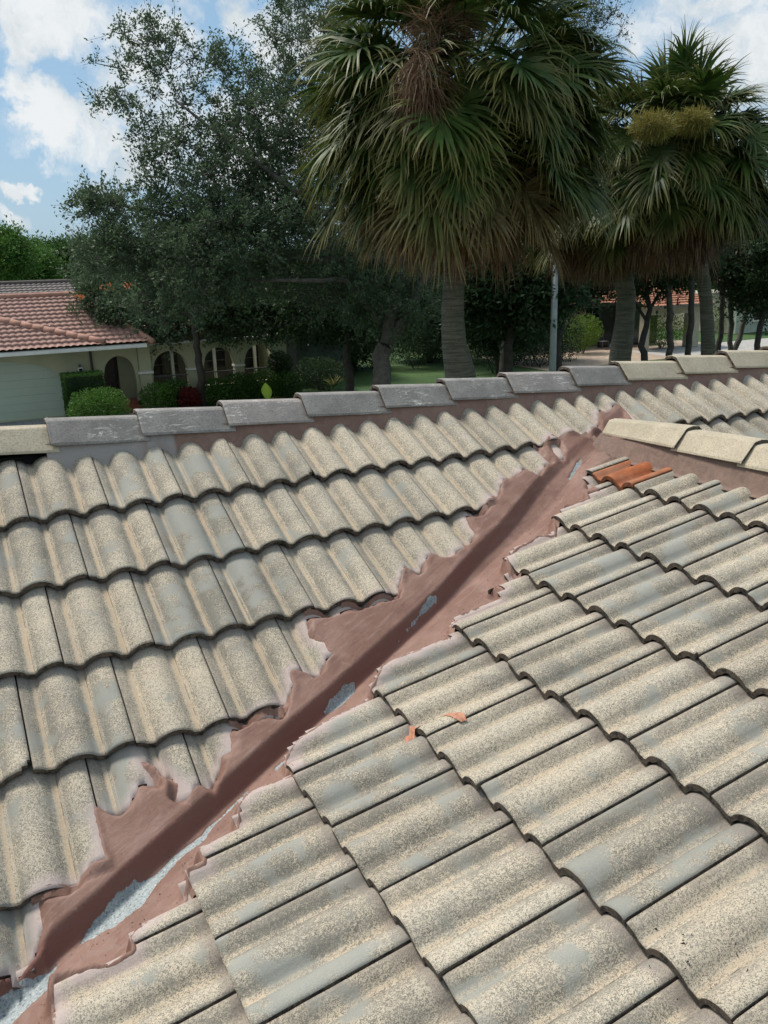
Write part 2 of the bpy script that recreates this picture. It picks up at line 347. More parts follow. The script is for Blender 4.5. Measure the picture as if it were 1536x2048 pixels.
HOLES=[[('A',1098,872),('A',1112,874),('A',1122,890),('A',1130,912),('A',1122,910),('A',1108,893)],[('B',1203,885),('B',1218,878),('B',1234,882),('B',1240,893),('B',1226,903),('B',1208,898)],[('B',1005,1166),('B',1040,1150),('B',1068,1168),('B',1070,1180),('B',1010,1186)]]
hp=[np.array([(planeA if q[0]=='A' else planeB)(q[1],q[2])[:2] for q in h]) for h in HOLES]
bx0,by0=poly.min(0)-.08; bx1,by1=poly.max(0)+.08
GS=.0062
gx=np.arange(bx0,bx1,GS); gy=np.arange(by0,by1,GS); GXX,GYY=np.meshgrid(gx,gy,indexing='ij')
SD=sdist(poly,GXX,GYY)+.010*fbm(GXX*22,GYY*22,3)+.003*fbm(GXX*120,GYY*120,2)
for h in hp: SD=np.minimum(SD,-(sdist(h,GXX,GYY)+.004*fbm(GXX*60,GYY*60,2)))
def sd_at(x,y):
    x=np.asarray(x,float); y=np.asarray(y,float)
    i=(x-bx0)/GS; j=(y-by0)/GS; ii=np.clip(i.astype(int),0,len(gx)-2); jj=np.clip(j.astype(int),0,len(gy)-2)
    fi=np.clip(i-ii,0,1); fj=np.clip(j-jj,0,1)
    v=(SD[ii,jj]*(1-fi)+SD[ii+1,jj]*fi)*(1-fj)+(SD[ii,jj+1]*(1-fi)+SD[ii+1,jj+1]*fi)*fj
    out=(x<bx0)|(x>bx1)|(y<by0)|(y>by1)
    return np.where(out,-1.,v)

house=empty('tiled_roof_house',(0,1,GZ),'house under the weathered cream concrete tile roof filling the foreground, with red-brown sealed valley','house')
def pix(P):
    d=np.asarray(P)-CAM; z=d@FX; return 768+FPX*(d@RX)/z,1024-FPX*(d@UX)/z,z
marks=[np.array([planeB(*p)[:2] for p in g]) for g in ([(808,1444),(820,1437),(846,1438),(838,1446),(812,1456)],[(880,1424),(896,1419),(910,1424),(930,1424),(932,1432),(922,1438),(902,1434)])]
def tile(frame,right,s_nose,e,lap=.05,override=None,coarse=False):
    """one tile; right = coordinate of its right edge; returns arrays or None when nothing is left of it"""
    Wd=WT if frame=='A' else WB; P=Wd/2
    seed=random.random(); nu=35 if not coarse else 17; nv=15 if not coarse else 4
    u=np.linspace(.0,Wd-.0045,nu); v=np.linspace(0,1,nv)**(1.35 if not coarse else 1.)*(e+lap)
    U,Vv=np.meshgrid(u,v,indexing='ij')
    jn=random.uniform(-.0015,.0022); js=random.uniform(-.006,.006); jt=random.uniform(-.006,.006)
    # course noses are not cut perfectly straight
    Vs=Vv+ (js+jt*(U/Wd-.5)+ .0015*vn(U*60+seed*99,U*0+3))*(1-Vv/(e+lap))
    ph=(U/P-.40)%1.
    ledge=1-sstep(.0,.035,U)
    off=prof(ph)-HJ*HR-LIFT*(Vs/e)-.006*ledge+jn*(1-Vs/e)
    off=off-.0025*(1-sstep(0,.007,Vv))*(1 if nv>8 else 0)-.0025*sstep(Wd-.011,Wd-.0045,U)
    off=off+.0012*vn(U*30+seed*50,Vv*20+seed*20)
    S=s_nose-Vs
    if frame=='A':
        X=right-Wd+U; pos=np.stack([X,-S*cA-off*sA,-S*sA+off*cA],-1); N=np.array([0,-sA,cA])
    else:
        Y=right+Wd-U; pos=np.stack([OB[0]-S*cB-off*sB,Y,OB[2]-S*sB+off*cB],-1); N=np.array([-sB,0,cB])
    PX,PY=pos[...,0],pos[...,1]
    sdv=sd_at(PX,PY)
    cx=(PX[1:,1:]+PX[:-1,:-1])/2; cy=(PY[1:,1:]+PY[:-1,:-1])/2; scn=(S[1:,1:]+S[:-1,:-1])/2
    keep=sd_at(cx,cy)<.007
    if not coarse and random.random()<.05:
        cw=random.choice((1,2,3)); keep[-cw:,0]=False
        if cw>1: keep[-1,1]=False
    if frame=='A':
        keep&=(zA(cx,cy)>zB(cx,cy)-.02)|(cx>XRB)
        keep&=(zA(cx,cy)>zC(cx,cy)-.02)|(cx<=XRB)
        keep&=scn>RIDGE_A+.03
    else:
        keep&=(zB(cx,cy)>zA(cx,cy)-.02)&(scn>RIDGE_B+.02)
    if not keep.any(): return None
    if not keep.all():
        for _ in range(6):
            kp=np.pad(keep,1,constant_values=False); ed=np.pad(np.ones(keep.shape,bool),1,constant_values=False)
            vert=kp[:-2,1:-1].astype(int)+kp[2:,1:-1]; hor=kp[1:-1,:-2].astype(int)+kp[1:-1,2:]
            keep=keep&(vert>0)&(hor>0)&(vert+hor>=2)
        lab=np.zeros(keep.shape,int); n_l=0; best=(0,0)
        for i0,j0 in zip(*np.nonzero(keep)):
            if lab[i0,j0]: continue
            n_l+=1; st_=[(i0,j0)]; lab[i0,j0]=n_l; c_n=0
            while st_:
                a,b=st_.pop(); c_n+=1
                for p_,q_ in((a+1,b),(a-1,b),(a,b+1),(a,b-1)):
                    if 0<=p_<keep.shape[0] and 0<=q_<keep.shape[1] and keep[p_,q_] and not lab[p_,q_]: lab[p_,q_]=n_l; st_.append((p_,q_))
            if c_n>best[0]: best=(c_n,n_l)
        keep=lab==best[1]
        if best[0]<14: return None
    mb=MB()
    smear=sstep(-.045,-.004,sdv+.02*fbm(PX*30,PY*30,2)); mk=np.zeros(U.shape)
    if frame=='B':
        pass
    attrs=dict(phase=ph,seed=np.full(U.shape,seed),smear=smear,along=Vs/e,ledge=ledge,mark=mk,slope=np.full(U.shape,1. if frame=='A' else 0.))
    idx=np.arange(nu*nv).reshape(nu,nv)
    Vt=[pos.reshape(-1,3)]; F=[]; MI=[]
    for i in range(nu-1):
        for j in range(nv-1):
            if keep[i,j]: F.append((idx[i,j],idx[i+1,j],idx[i+1,j+1],idx[i,j+1])); MI.append(0)
    n0=nu*nv
    bot=pos-N*(THK*(1+.45*vn(U*70+seed*31,Vv*40))[...,None]); Vt.append(bot.reshape(-1,3))
    B=idx+n0
    for i in range(nu-1):
        if keep[i,0]: F.append((B[i,0],B[i+1,0],idx[i+1,0],idx[i,0])); MI.append(1)
        if keep[i,-1]: F.append((idx[i,-1],idx[i+1,-1],B[i+1,-1],B[i,-1])); MI.append(1)
    for j in range(nv-1):
        if keep[0,j]: F.append((B[0,j],idx[0,j],idx[0,j+1],B[0,j+1])); MI.append(1)
        if keep[-1,j]: F.append((idx[-1,j],B[-1,j],B[-1,j+1],idx[-1,j+1])); MI.append(1)
    for i in range(nu-1):
        for j in range(nv-1):
            if keep[i,j]: F.append((B[i,j],B[i,j+1],B[i+1,j+1],B[i+1,j])); MI.append(1)
            # walls where the tile has been cut
    for i in range(nu-1):
        for j in range(nv-1):
            if not keep[i,j]: continue
            if i<nu-2 and not keep[i+1,j]: F.append((idx[i+1,j],B[i+1,j],B[i+1,j+1],idx[i+1,j+1])); MI.append(1)
            if i>0 and not keep[i-1,j]: F.append((B[i,j],idx[i,j],idx[i,j+1],B[i,j+1])); MI.append(1)
            if j<nv-2 and not keep[i,j+1]: F.append((idx[i,j+1],idx[i+1,j+1],B[i+1,j+1],B[i,j+1])); MI.append(1)
            if j>0 and not keep[i,j-1]: F.append((B[i,j],B[i+1,j],idx[i+1,j],idx[i,j])); MI.append(1)
    Vv_=np.concatenate(Vt); At={k:np.concatenate([a.ravel(),a.ravel()]) for k,a in attrs.items()}
    return Vv_,F,MI,At,pos[keep.nonzero()[0],keep.nonzero()[1]]
def make_tile_object(name,parts,mats,parent,loc=None):
    V=[];F=[];MI=[];At={};n=0
    for (v,f,mi,at,_) in parts:
        V.append(v); F+=[tuple(int(k)+n for k in q) for q in f]; MI+=mi; n+=len(v)
        for k,a in at.items(): At.setdefault(k,[]).append(a)
    V=np.concatenate(V); used=np.zeros(len(V),bool)
    used[np.concatenate([np.array(q) for q in F])]=True
    remap=np.cumsum(used)-1; V=V[used]; F=[tuple(int(remap[k]) for k in q) for q in F]
    loc=V.mean(0) if loc is None else loc
    me=bpy.data.meshes.new(name); me.from_pydata((V-loc).tolist(),[],F)
    for m in mats: me.materials.append(m)
    me.polygons.foreach_set('material_index',MI); me.polygons.foreach_set('use_smooth',[m==0 for m in MI])
    for k,a in At.items():
        at=me.attributes.new(k,'FLOAT','POINT'); at.data.foreach_set('value',np.concatenate(a)[used].astype(np.float32))
    me.update(); o=bpy.data.objects.new(name,me); C.objects.link(o); o.parent=parent; o.location=mathutils.Vector(loc)-parent.location
    return o
cands=[]
for r,ns in enumerate(noseA):
    e=.38 if r else .44
    if -ns*cA<-2.2: break
    st=.5 if r%2==1 else 0.
    for k in range(-8,24):
        right=X0A+(k+st)*WT
        cands.append(('A',r,k,right,ns,e))
for r,ns in enumerate(noseB):
    e=(ns-noseB[r-1]) if r else .40
    st=.5 if r%2==1 else 0.
    for k in range(-14,20):
        right=OB[1]-(k+st)*WB
        if right<-2.4: continue
        cands.append(('B',r,k,right,ns,e))
vis=[]; hid=[]
for (fr,r,k,right,ns,e) in cands:
    Wd=WT if fr=='A' else WB
    pts=[]
    for a in (0,.5,1):
        for b in (0,.5,1):
            s=ns-b*e
            pts.append((right-Wd*a,-s*cA,-s*sA) if fr=='A' else (OB[0]-s*cB,right+Wd*a,OB[2]-s*sB))
    u,v,z=pix(np.array(pts)); inside=(z>.2)&(u>-5)&(u<1541)&(v>0)&(v<2053)
    sees=inside.any()
    if fr=='A':  # what lies behind the side ridge cannot be seen
        P=np.array(pts)[4]; d=P-CAM
        if P[0]>XRB-.1:
            t=(XRB-CAM[0])/d[0]
            if t<1 and (CAM+d*t)[2]<1.36: sees=False
    T=tile(fr,right,ns,e,coarse=not sees)
    if T is None: continue
    area=0
    if sees:
        uu,vv,zz=pix(T[4]); ok=(zz>.2)&(uu>0)&(uu<1536)&(vv>0)&(vv<2048)
        area=ok.sum()/np.median(zz)**2
        if ok.sum()<6: sees=False
    (vis if sees else hid).append((area,fr,r,k,T))
vis.sort(key=lambda q:-q[0])
print('tiles in view',len(vis),'others',len(hid))
for i,(a,fr,r,k,T) in enumerate(vis):
    if i<99 or (fr,r,k)==('B',0,0):
        orange=(fr,r,k)==('B',0,0)
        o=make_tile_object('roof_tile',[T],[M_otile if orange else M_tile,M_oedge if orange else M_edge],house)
        o['group']='concrete roof tiles'
        if orange: o['label']='bright orange unweathered replacement roof tile'
    else: hid.append((a,fr,r,k,T))
o=make_tile_object('tile_field',[q[4] for q in hid],[M_tile,M_edge],house); o['kind']='stuff'; o['label']='remaining cream roof tiles at the edges of the roof'

# two smears of orange paint lying on one tile
for g in marks:
    x0,y0=g.min(0)-.01; x1,y1=g.max(0)+.01; X_,Y_=np.meshgrid(np.arange(x0,x1,.0022),np.arange(y0,y1,.0022),indexing='ij')
    sg=sdist(g,X_,Y_)+.005*fbm(X_*90,Y_*90,3); mb=MB(); mb.grid(np.stack([X_,Y_,topB(X_,Y_)+.0022],-1),keep=(sg+.004*fbm(X_*330,Y_*330,2)>0)[:-1,:-1])
    o=mb.build('paint_smear',simple('orange_paint',(.46,.215,.13),.9,.3,60),house,smooth=True); o['label']='small pale orange paint smear on a tile'
# mastic filling the valley
V1,V2=1.,1.
nzz=.0016*fbm(GXX*4,GYY*4,2)+.0006*fbm(GXX*34,GYY*34,2)
ZA,ZB=zA(GXX,GYY),zB(GXX,GYY)
t=(ZA-ZB)/math.hypot(math.tan(TA),math.tan(TB))       # plan distance to the valley line, + towards slope A
along=sstep(2.3,1.6,GXX)                               # the gutter dies out towards the top
t=t-.035*sstep(.85,1.35,GXX)-.05*sstep(1.35,1.9,GXX)+.004*fbm(GXX*2.5,GYY*2.5,2); bank=np.clip((.010-t)/.033,0,1)
mA=ZA-.014-.050*bank*(.25+.75*along)+.006
mB=ZB-.058*along-.014
k_=.0025; hsm=np.clip(.5+.5*(mA-mB)/k_/2,0,1)
Mz=mB*(1-hsm)+mA*hsm+k_*hsm*(1-hsm)+nzz
side=np.where(GXX>XRB+.05,0,(ZA>ZB))
H=np.where(side>0,topA(GXX,GYY),topB(GXX,GYY)); H=np.where(GXX>XRB,np.maximum(topA(GXX,GYY),zC(GXX,GYY)),H)
wgt=sstep(.000,.030,SD)
Zm=H+np.clip(SD*1.2+.002,-.016,.0035)
Zm=Zm*(1-wgt)+Mz*wgt
gs=np.full(SD.shape,-1.)
for g in gpoly:
    x0,y0=g.min(0)-.03; x1,y1=g.max(0)+.03
    s_=(GXX>x0)&(GXX<x1)&(GYY>y0)&(GYY<y1); i,j=np.nonzero(s_)
    sl=(slice(i.min(),i.max()+1),slice(j.min(),j.max()+1)); gs[sl]=np.maximum(gs[sl],sdist(g,GXX[sl],GYY[sl]))
gs+=.005*fbm(GXX*60,GYY*60,2)-.003-.005*sstep(.3,.6,GXX)
FL=Zm-.0045
Zm=Zm-.009*sstep(-.003,.003,gs)
keep=SD[:-1,:-1]>-.018
ii,jj=np.nonzero(keep); m=len(gy); idx=np.arange(len(gx)*m).reshape(len(gx),m)
def grid_object(name,Z,keep,mat_,attrs,parent):
    ii,jj=np.nonzero(keep)
    F=np.stack([idx[ii,jj],idx[ii+1,jj],idx[ii+1,jj+1],idx[ii,jj+1]],1)
    used=np.zeros(idx.size,bool); used[F.ravel()]=True; remap=np.cumsum(used)-1
    V=np.stack([GXX,GYY,Z],-1).reshape(-1,3)[used]
    o=fast_mesh(name,V,remap[F],mat_,parent=parent,smooth=True)
    for k,a in attrs.items():
        at=o.data.attributes.new(k,'FLOAT','POINT'); at.data.foreach_set('value',a.ravel()[used].astype(np.float32))
    return o
gut=sstep(-.032,-.024,t)*(1-sstep(.007,.011,t+.004*fbm(GXX*9,GYY*9,2)))*(.30+.70*sstep(1.9,1.1,GXX+.25*fbm(GXX*6,GYY*6,2)))  # mask for the bank's painted shade, weaker up the valley
brown=sstep(2.0,2.35,GXX+.25*(2.5-GYY)*0)*sstep(-.02,-.12,t+.05)
mastic=grid_object('valley_mastic',Zm,keep,M_mastic,dict(gutter=gut,brown=brown,greyp=GXX*0),house); mastic['label']='red-brown mastic smeared along the valley between the two slopes'
fl=grid_object('valley_flashing',FL,((gs>-.015)|((SD>.035)&(t>-.11)&(t<-.04)&(GXX<2.15)))[:-1,:-1],M_flash,{},house); fl['label']='speckled blue-grey metal valley lining left bare in strips'

# mastic fillets along the two ridges
def fillet(name,P_of,n,m,attrs,lab):
    a=np.linspace(0,1,n); b=np.linspace(0,1,m); A_,B_=np.meshgrid(a,b,indexing='ij'); P=P_of(A_,B_)
    mb=MB(); mb.grid(P); o=mb.build(name,M_mastic,house,smooth=True)
    for k,f in attrs.items():
        at=o.data.attributes.new(k,'FLOAT','POINT'); at.data.foreach_set('value',f(P).ravel().astype(np.float32))
    o['label']=lab; return o
def fA(a,b):
    x=-.36+a*6.9; y=2.925-b*.056+.006*fbm(x*9,a*0,2)*b; z0=zA(x,2.925)+.020; z=z0-(2.925-y)*.505-.088*b+.004*fbm(x*12,b*4,3)
    return np.stack([x,y,z],-1)
fillet('ridge_mastic',fA,900,14,dict(gutter=lambda P:P[...,0]*0,brown=lambda P:np.full(P.shape[:2],.55),
   greyp=lambda P:np.clip((1-sstep(.0,.13,P[...,0]))*sstep(-.7,.3,fbm(P[...,0]*9,P[...,1]*14,2)+(P[...,1]-2.86)*12)+ (1-sstep(.05,.07,np.abs(P[...,0]-.13)+0*P[...,1])),0,1)),
   'brown mastic fillet below the grey and cream caps of the main ridge')
zrB=float(zB(XRB,0))
def fB(a,b):
    y=2.60-a*4.8; x=XRB-.09-b*.072+.008*fbm(y*8,a*0,2)*b; z=1.316-.145*b+.003*fbm(y*12,b*4,3); 
    g=sstep(2.12,2.42,y); z=z*(1-g)+g*(np.maximum(zA(x,y),zB(x,y))-.01+.05*(1-b)*(y<2.5)-.03*b)
    return np.stack([x,y,np.maximum(z,zB(x,y)-.035)],-1)
fillet('ridge_mastic',fB,620,16,dict(gutter=lambda P:P[...,0]*0,brown=lambda P:np.full(P.shape[:2],1.),greyp=lambda P:P[...,0]*0),'dark brown mastic fillet below the cream caps of the side ridge')
def fC(a,b):
    y=2.62-a*4.9; x=XRB+.09+b*.22; z=1.335-(b*.22)*.30-.055*b**1.5
    return np.stack([x,y,np.maximum(z,zC(x,y)-.035)],-1)[:,::-1]
fillet('ridge_mastic',fC,200,8,dict(gutter=lambda P:P[...,0]*0,brown=lambda P:np.full(P.shape[:2],1.),greyp=lambda P:P[...,0]*0),'dark brown mastic fillet on the far side of the side ridge')
# ridge caps
def cap(L,w0,w1,h0,h1,mats,T,lab=None,tw=.042):
    """angular cap along local +x; nose (large end) at x=0"""
    xs=[0,.012,.03,L*.5,L]; mb=MB(); rings=[]
    def ring(x,f,sh=0,dz=0):
        wd=w0+(w1-w0)*f-sh; h=h0+(h1-h0)*f-sh; tt=tw-sh*.4
        return [(x,-wd,dz+0),(x,-wd*.97,dz+.012),(x,-tt-.004,h-.006+dz),(x,-tt+.006,h+dz),(x,0,h+.004+dz),(x,tt-.006,h+dz),(x,tt+.004,h-.006+dz),(x,wd*.97,dz+.012),(x,wd,dz+0)]
    V=[];n=9
    for x in xs: V+=ring(x+(0 if x else 0),x/L, .002 if x==0 else 0)
    F=[(i*n+k,(i+1)*n+k,(i+1)*n+k+1,i*n+k+1) for i in range(len(xs)-1) for k in range(n-1)]
    V2=[]
    for x in xs: V2+=ring(x,x/L,.019)
    nb=len(V); 
    F2=[(nb+i*n+k+1,nb+(i+1)*n+k+1,nb+(i+1)*n+k,nb+i*n+k) for i in range(len(xs)-1) for k in range(n-1)]
    E=[(k+1,nb+k+1,nb+k,k) for k in range(n-1)]; q=(len(xs)-1)*n
    E+=[(q+k,nb+q+k,nb+q+k+1,q+k+1) for k in range(n-1)]
    E+=[((i+1)*n,i*n,nb+i*n,nb+(i+1)*n) for i in range(len(xs)-1)]+[(i*n+8,(i+1)*n+8,nb+(i+1)*n+8,nb+i*n+8) for i in range(len(xs)-1)]
    V=np.array(V+V2); nr=np.array([[random.uniform(-.0012,.0012) for _ in range(3)] for _ in V]); V=V+nr
    loc=T(np.array([[L/2,0,0]]))[0]
    mb.add(T(V),F+F2+E,[0]*len(F)+[1]*(len(F2)+len(E)))
    o=mb.build('ridge_cap',mats,house,loc=loc); o['group']='ridge caps'
    bv=o.modifiers.new('bevel','BEVEL'); bv.width=.003; bv.segments=2; bv.limit_method='ANGLE'; bv.angle_limit=R_(30)
    if lab: o['label']=lab
    return o
xsA=[-1.60,-1.18,-.76,-.34,.05,.45,.85,1.28,1.68,2.08,2.52,2.90,3.36,3.80,4.22,4.64,5.06,5.48,5.9,6.3]
colA=['c','c','c','g','g','p','g','g','g','p','g']+['c']*9
YR=3.022
for i,x in enumerate(xsA[:-1]):
    L=xsA[i+1]-x+.035; tw=random.uniform(-.006,.006); 
    T=lambda V,x=x,tw=tw: np.stack([x+V[:,0],YR+V[:,1]*1.+V[:,0]*tw,1.492+V[:,2]-.030*V[:,0]/.42+0*V[:,1]],-1)
    mt={'c':M_capc,'g':M_capg,'p':M_capp}[colA[i]]
    o=cap(L,.125,.118,.100,.100,[mt,M_edge],T,{'c':'cream ridge cap of the main ridge','g':'dark grey painted ridge cap with pale scratches','p':'dull pinkish-grey ridge cap of the main ridge'}[colA[i]])
ysB=[1.955,1.565,1.17,.78,.39,0.,-.4,-.8,-1.2,-1.6,-2.0]
for i,y in enumerate(ysB):
    L=(2.50-y) if i==0 else ysB[i-1]-y+.035
    T=lambda V,y=y,L=L: np.stack([XRB-V[:,1],y+V[:,0],1.318+V[:,2]-.018*V[:,0]/.42],-1)
    cap(L,.120,.108 if i else .085,.092,.090 if i else .072,[M_capc,M_edge],T,'cream ridge cap of the side ridge')
# decking below the tiles, far slopes, walls
mb=MB()
d=.085
def slab(P):  # quad given top points, thickened downwards
    P=np.array(P,float); Q=P-np.array([0,0,.12]); V=np.concatenate([P,Q]); mb.add(V,[(0,1,2,3),(7,6,5,4),(0,4,5,1),(1,5,6,2),(2,6,7,3),(3,7,4,0)])
def PA_(x,y): return (x,y,zA(x,y)-d)
def PB_(x,y): return (x,y,float(zB(x,y))-d)
def xv(y): return OB[0]+(y*math.tan(TA)-OB[2])/math.tan(TB)
slab([PA_(-3,-2.1),PA_(xv(-2.1)-.02,-2.1),PA_(xv(2.5),2.5),PA_(-3,2.5)])
slab([PA_(-3,2.5),PA_(6.9,2.5),PA_(6.9,3.02),PA_(-3,3.02)])
slab([PB_(xv(-2.1),-2.1),PB_(XRB,-2.1),PB_(XRB,2.5),PB_(xv(2.5),2.5)])
zc=lambda x:float(zC(x,0))-d*.6
slab([(XRB,-2.1,zc(XRB)),(5.4,-2.1,zc(5.4)),(5.4,2.5,zc(5.4)),(XRB,2.5,zc(XRB))])
zr=3.02*math.tan(TA)
slab([(-3,3.02,zr-d),(6.9,3.02,zr-d),(6.9,7.6,zr-d-4.58*.40),(-3,7.6,zr-d-4.58*.40)])
o=mb.build('roof_deck',M_under,house)
mb=MB(); ys=np.arange(3.13,7.6,.05); xs2=np.arange(-2.9,6.9,.02)
YY,XX=np.meshgrid(ys,xs2,indexing='ij'); c_=(YY-3.13)/.38; ZZ=zr-(YY-3.02)*.40-.03+prof((XX/PA)%1.)+.02*(c_%1.)
mb.grid(np.stack([XX,YY,ZZ],-1)[:,::-1]); mb.build('back_slope',M_tile,house,smooth=True)
mb=MB(); xs2=np.arange(XRB+.14,5.4,.05); ys=np.arange(-2.1,2.3,.02); XX,YY=np.meshgrid(xs2,ys,indexing='ij')
ZZ=zC(XX,YY)-.02+prof((YY/PA)%1.)+.02*(((XX-XRB)/.4)%1.); ok=(ZZ>zA(XX,YY)-.02)[:-1,:-1]
mb.grid(np.stack([XX,YY,ZZ],-1),keep=ok); mb.build('far_side_slope',M_tile,house,smooth=True)
M_cream=simple('cream_stucco',(.42,.38,.27),.9,.12,2,.004)
mb=MB(); mb.box(-2.7,6.6,-1.6,7.2,GZ,-1.25); mb.build('wall',M_cream,house)
#PART2

# ================================================================== GROUND
def sheet(name,x0,x1,y0,y1,z,m,label=None):
    mb=MB(); xs=np.linspace(x0,x1,12); ys=np.linspace(y0,y1,12); XX,YY=np.meshgrid(xs,ys,indexing='ij')
    mb.grid(np.stack([XX,YY,XX*0+z],-1)); o=mb.build(name,m); o['kind']='structure'; return o
def grass_mat():
    m,t=mat('grass'); co=t.node('ShaderNodeNewGeometry').outputs['Position']
    n=t.noise(co,.35,4,.6); n2=t.noise(co,9,4,.7)
    col=t.mix(t.ramp(n,.35,.65),(.030,.075,.012),(.055,.115,.022)); col=t.mix(t.ramp(n2,.4,.7,0,.6),col,(.02,.05,.01))
    t.put(t.b.inputs['Base Color'],col); t.b.inputs['Roughness'].default_value=.9
    bn=t.node('ShaderNodeBump'); bn.inputs['Distance'].default_value=.05; t.put(bn.inputs['Height'],n2); t.l.new(bn.outputs[0],t.b.inputs['Normal']); return m
def paver_mat(name,a,b,bs=.22):
    m,t=mat(name); co=t.node('ShaderNodeNewGeometry').outputs['Position']
    br=t.node('ShaderNodeTexBrick'); t.put(br.inputs['Vector'],co); br.inputs['Scale'].default_value=1; br.inputs['Brick Width'].default_value=bs*1.6; br.inputs['Row Height'].default_value=bs; br.inputs['Mortar Size'].default_value=.012
    br.inputs['Color1'].default_value=(*a,1); br.inputs['Color2'].default_value=(*b,1); br.inputs['Mortar'].default_value=(*[k*.45 for k in a],1)
    col=t.mix(t.ramp(t.noise(co,1.2,4,.6),.35,.7,0,.45),br.outputs[0],tuple(k*.6 for k in b)); t.put(t.b.inputs['Base Color'],col); t.b.inputs['Roughness'].default_value=.85; return m
M_grass=grass_mat()
sheet('ground',-260,320,-120,420,GZ-.03,M_grass)
sheet('driveway',-7,5.4,14,32.98,GZ-.02,paver_mat('grey_pavers',(.20,.21,.23),(.28,.29,.30),.35))
sheet('garden_path',5.4,6.6,26,33,GZ-.016,simple('pale_concrete',(.42,.40,.36),.85,.15))
sheet('patio',25,40.5,32.2,39.9,GZ-.02,paver_mat('tan_pavers',(.36,.27,.19),(.44,.34,.25),.3))
sheet('pavement',33.5,46,31.4,36.2,GZ-.014,simple('grey_concrete',(.36,.34,.31),.85,.2))

# ================================================================== HOUSES
M_stuc=simple('yellow_green_stucco',(.43,.42,.27),.9,.10,1.2,.004)
M_garage=simple('pale_green_paint',(.43,.49,.38),.55,.05,.8)
M_white=simple('white_paint',(.72,.71,.66),.6,.1)
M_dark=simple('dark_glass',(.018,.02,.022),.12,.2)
M_brown=simple('dark_brown_wood',(.055,.030,.022),.5,.3)
M_steps=simple('red_brick',(.30,.085,.045),.85,.25)
M_iron=simple('grey_iron',(.10,.10,.095),.6,.2)
M_shade=simple('shaded_stucco',(.16,.14,.11),.9,.15)  # dark brown has the shade under the eave painted in
def roof_mat(name,a,b,c):
    m,t=mat(name); co=t.node('ShaderNodeNewGeometry').outputs['Position']
    n=t.noise(co,2.6,5,.7); n2=t.noise(co,14,3,.6); v=t.attr('val')
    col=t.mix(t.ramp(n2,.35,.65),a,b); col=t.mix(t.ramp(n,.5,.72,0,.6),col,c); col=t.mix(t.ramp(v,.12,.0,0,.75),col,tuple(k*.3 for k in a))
    t.put(t.b.inputs['Base Color'],col); t.b.inputs['Roughness'].default_value=.85; return m
M_terra=roof_mat('terracotta_tile',(.30,.165,.13),(.38,.23,.185),(.23,.135,.11))
M_terr2=roof_mat('orange_tile_roof',(.38,.145,.08),(.46,.21,.125),(.26,.10,.06))
M_greyt=roof_mat('grey_brown_tile',(.17,.145,.13),(.24,.20,.18),(.12,.10,.09))
M_capt=simple('terracotta_ridge',(.36,.195,.145),.85,.2,3)
def roof_plane(x0,x1,ye,ze,yr,zr_,m,parent,lx=0.,rx=0.,roll=.24,course=.36,name='roof'):
    """tiled slope; lx/rx pull the ridge ends inwards (hips)"""
    n=int(abs(x1-x0)/roll*6); L=math.hypot(yr-ye,zr_-ze); nc=max(3,int(round(L/course)))
    vs=[]; 
    for c in range(nc): vs+=[c/nc+1e-4,(c+.5)/nc,(c+1)/nc-1e-4]
    vs=np.array(vs); us=np.linspace(0,1,n)
    U,V=np.meshgrid(us,vs,indexing='ij'); xl=x0+lx*V; xr=x1-rx*V; X=x0+(x1-x0)*U; keep=((X>=xl)&(X<=xr))
    h=.045*np.abs(np.sin(np.pi*X/roll))**.8; st=.05*(1-(V*nc)%1.)
    nn=np.array([0,-(zr_-ze)/L,(yr-ye)/L]); off=h+st
    P=np.stack([X,ye+(yr-ye)*V+nn[1]*off,ze+(zr_-ze)*V+nn[2]*off],-1)
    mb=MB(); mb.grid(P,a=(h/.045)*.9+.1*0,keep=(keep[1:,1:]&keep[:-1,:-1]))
    return mb.build(name,m,parent,smooth=True)
def capline(pts,parent,m,r=.13,seg=.42,name='ridge_cap_row'):
    pts=[np.array(p,float) for p in pts]; mb=MB()
    for a,b in zip(pts[:-1],pts[1:]):
        L=np.linalg.norm(b-a); n=max(1,int(L/seg))
        for i in range(n):
            p=a+(b-a)*i/n; q=a+(b-a)*((i+1)/n+.03); mb.tube([p,q],[r*1.12,r*.95],10)
    return mb.build(name,m,parent,smooth=True)
def wall_with_openings(name,x0,x1,z0,z1,y,th,ops,m,parent):
    """ops: (xa,xb,sill,spring,top) arch-headed openings"""
    xs=[x0,x1]
    for o in ops: xs+=list(np.linspace(o[0],o[1],15))
    xs=sorted(set(round(float(k),4) for k in xs)); mb=MB()
    def top(o,x):
        c=(o[0]+o[1])/2; hw=(o[1]-o[0])/2; r=max(0,1-((x-c)/hw)**2); return o[3]+(o[4]-o[3])*math.sqrt(r)
    for a,b in zip(xs[:-1],xs[1:]):
        c=(a+b)/2; o=next((o for o in ops if o[0]<=c<=o[1]),None)
        spans=[((z0,z0),(z1,z1))] if o is None else [((top(o,a),top(o,b)),(z1,z1))]+([((z0,z0),(o[2],o[2]))] if o[2]>z0+.01 else [])
        for (la,lb),(ha,hb) in spans:
            v=[(a,y,la),(b,y,lb),(b,y,hb),(a,y,ha),(a,y+th,la),(b,y+th,lb),(b,y+th,hb),(a,y+th,ha)]
            mb.add(v,[(0,1,2,3),(7,6,5,4),(4,5,1,0),(3,2,6,7),(0,3,7,4),(1,5,6,2)])
    return mb.build(name,m,parent)
def bxo(name,x0,x1,y0,y1,z0,z1,m,parent): return MB().box(x0,x1,y0,y1,z0,z1).build(name,m,parent)
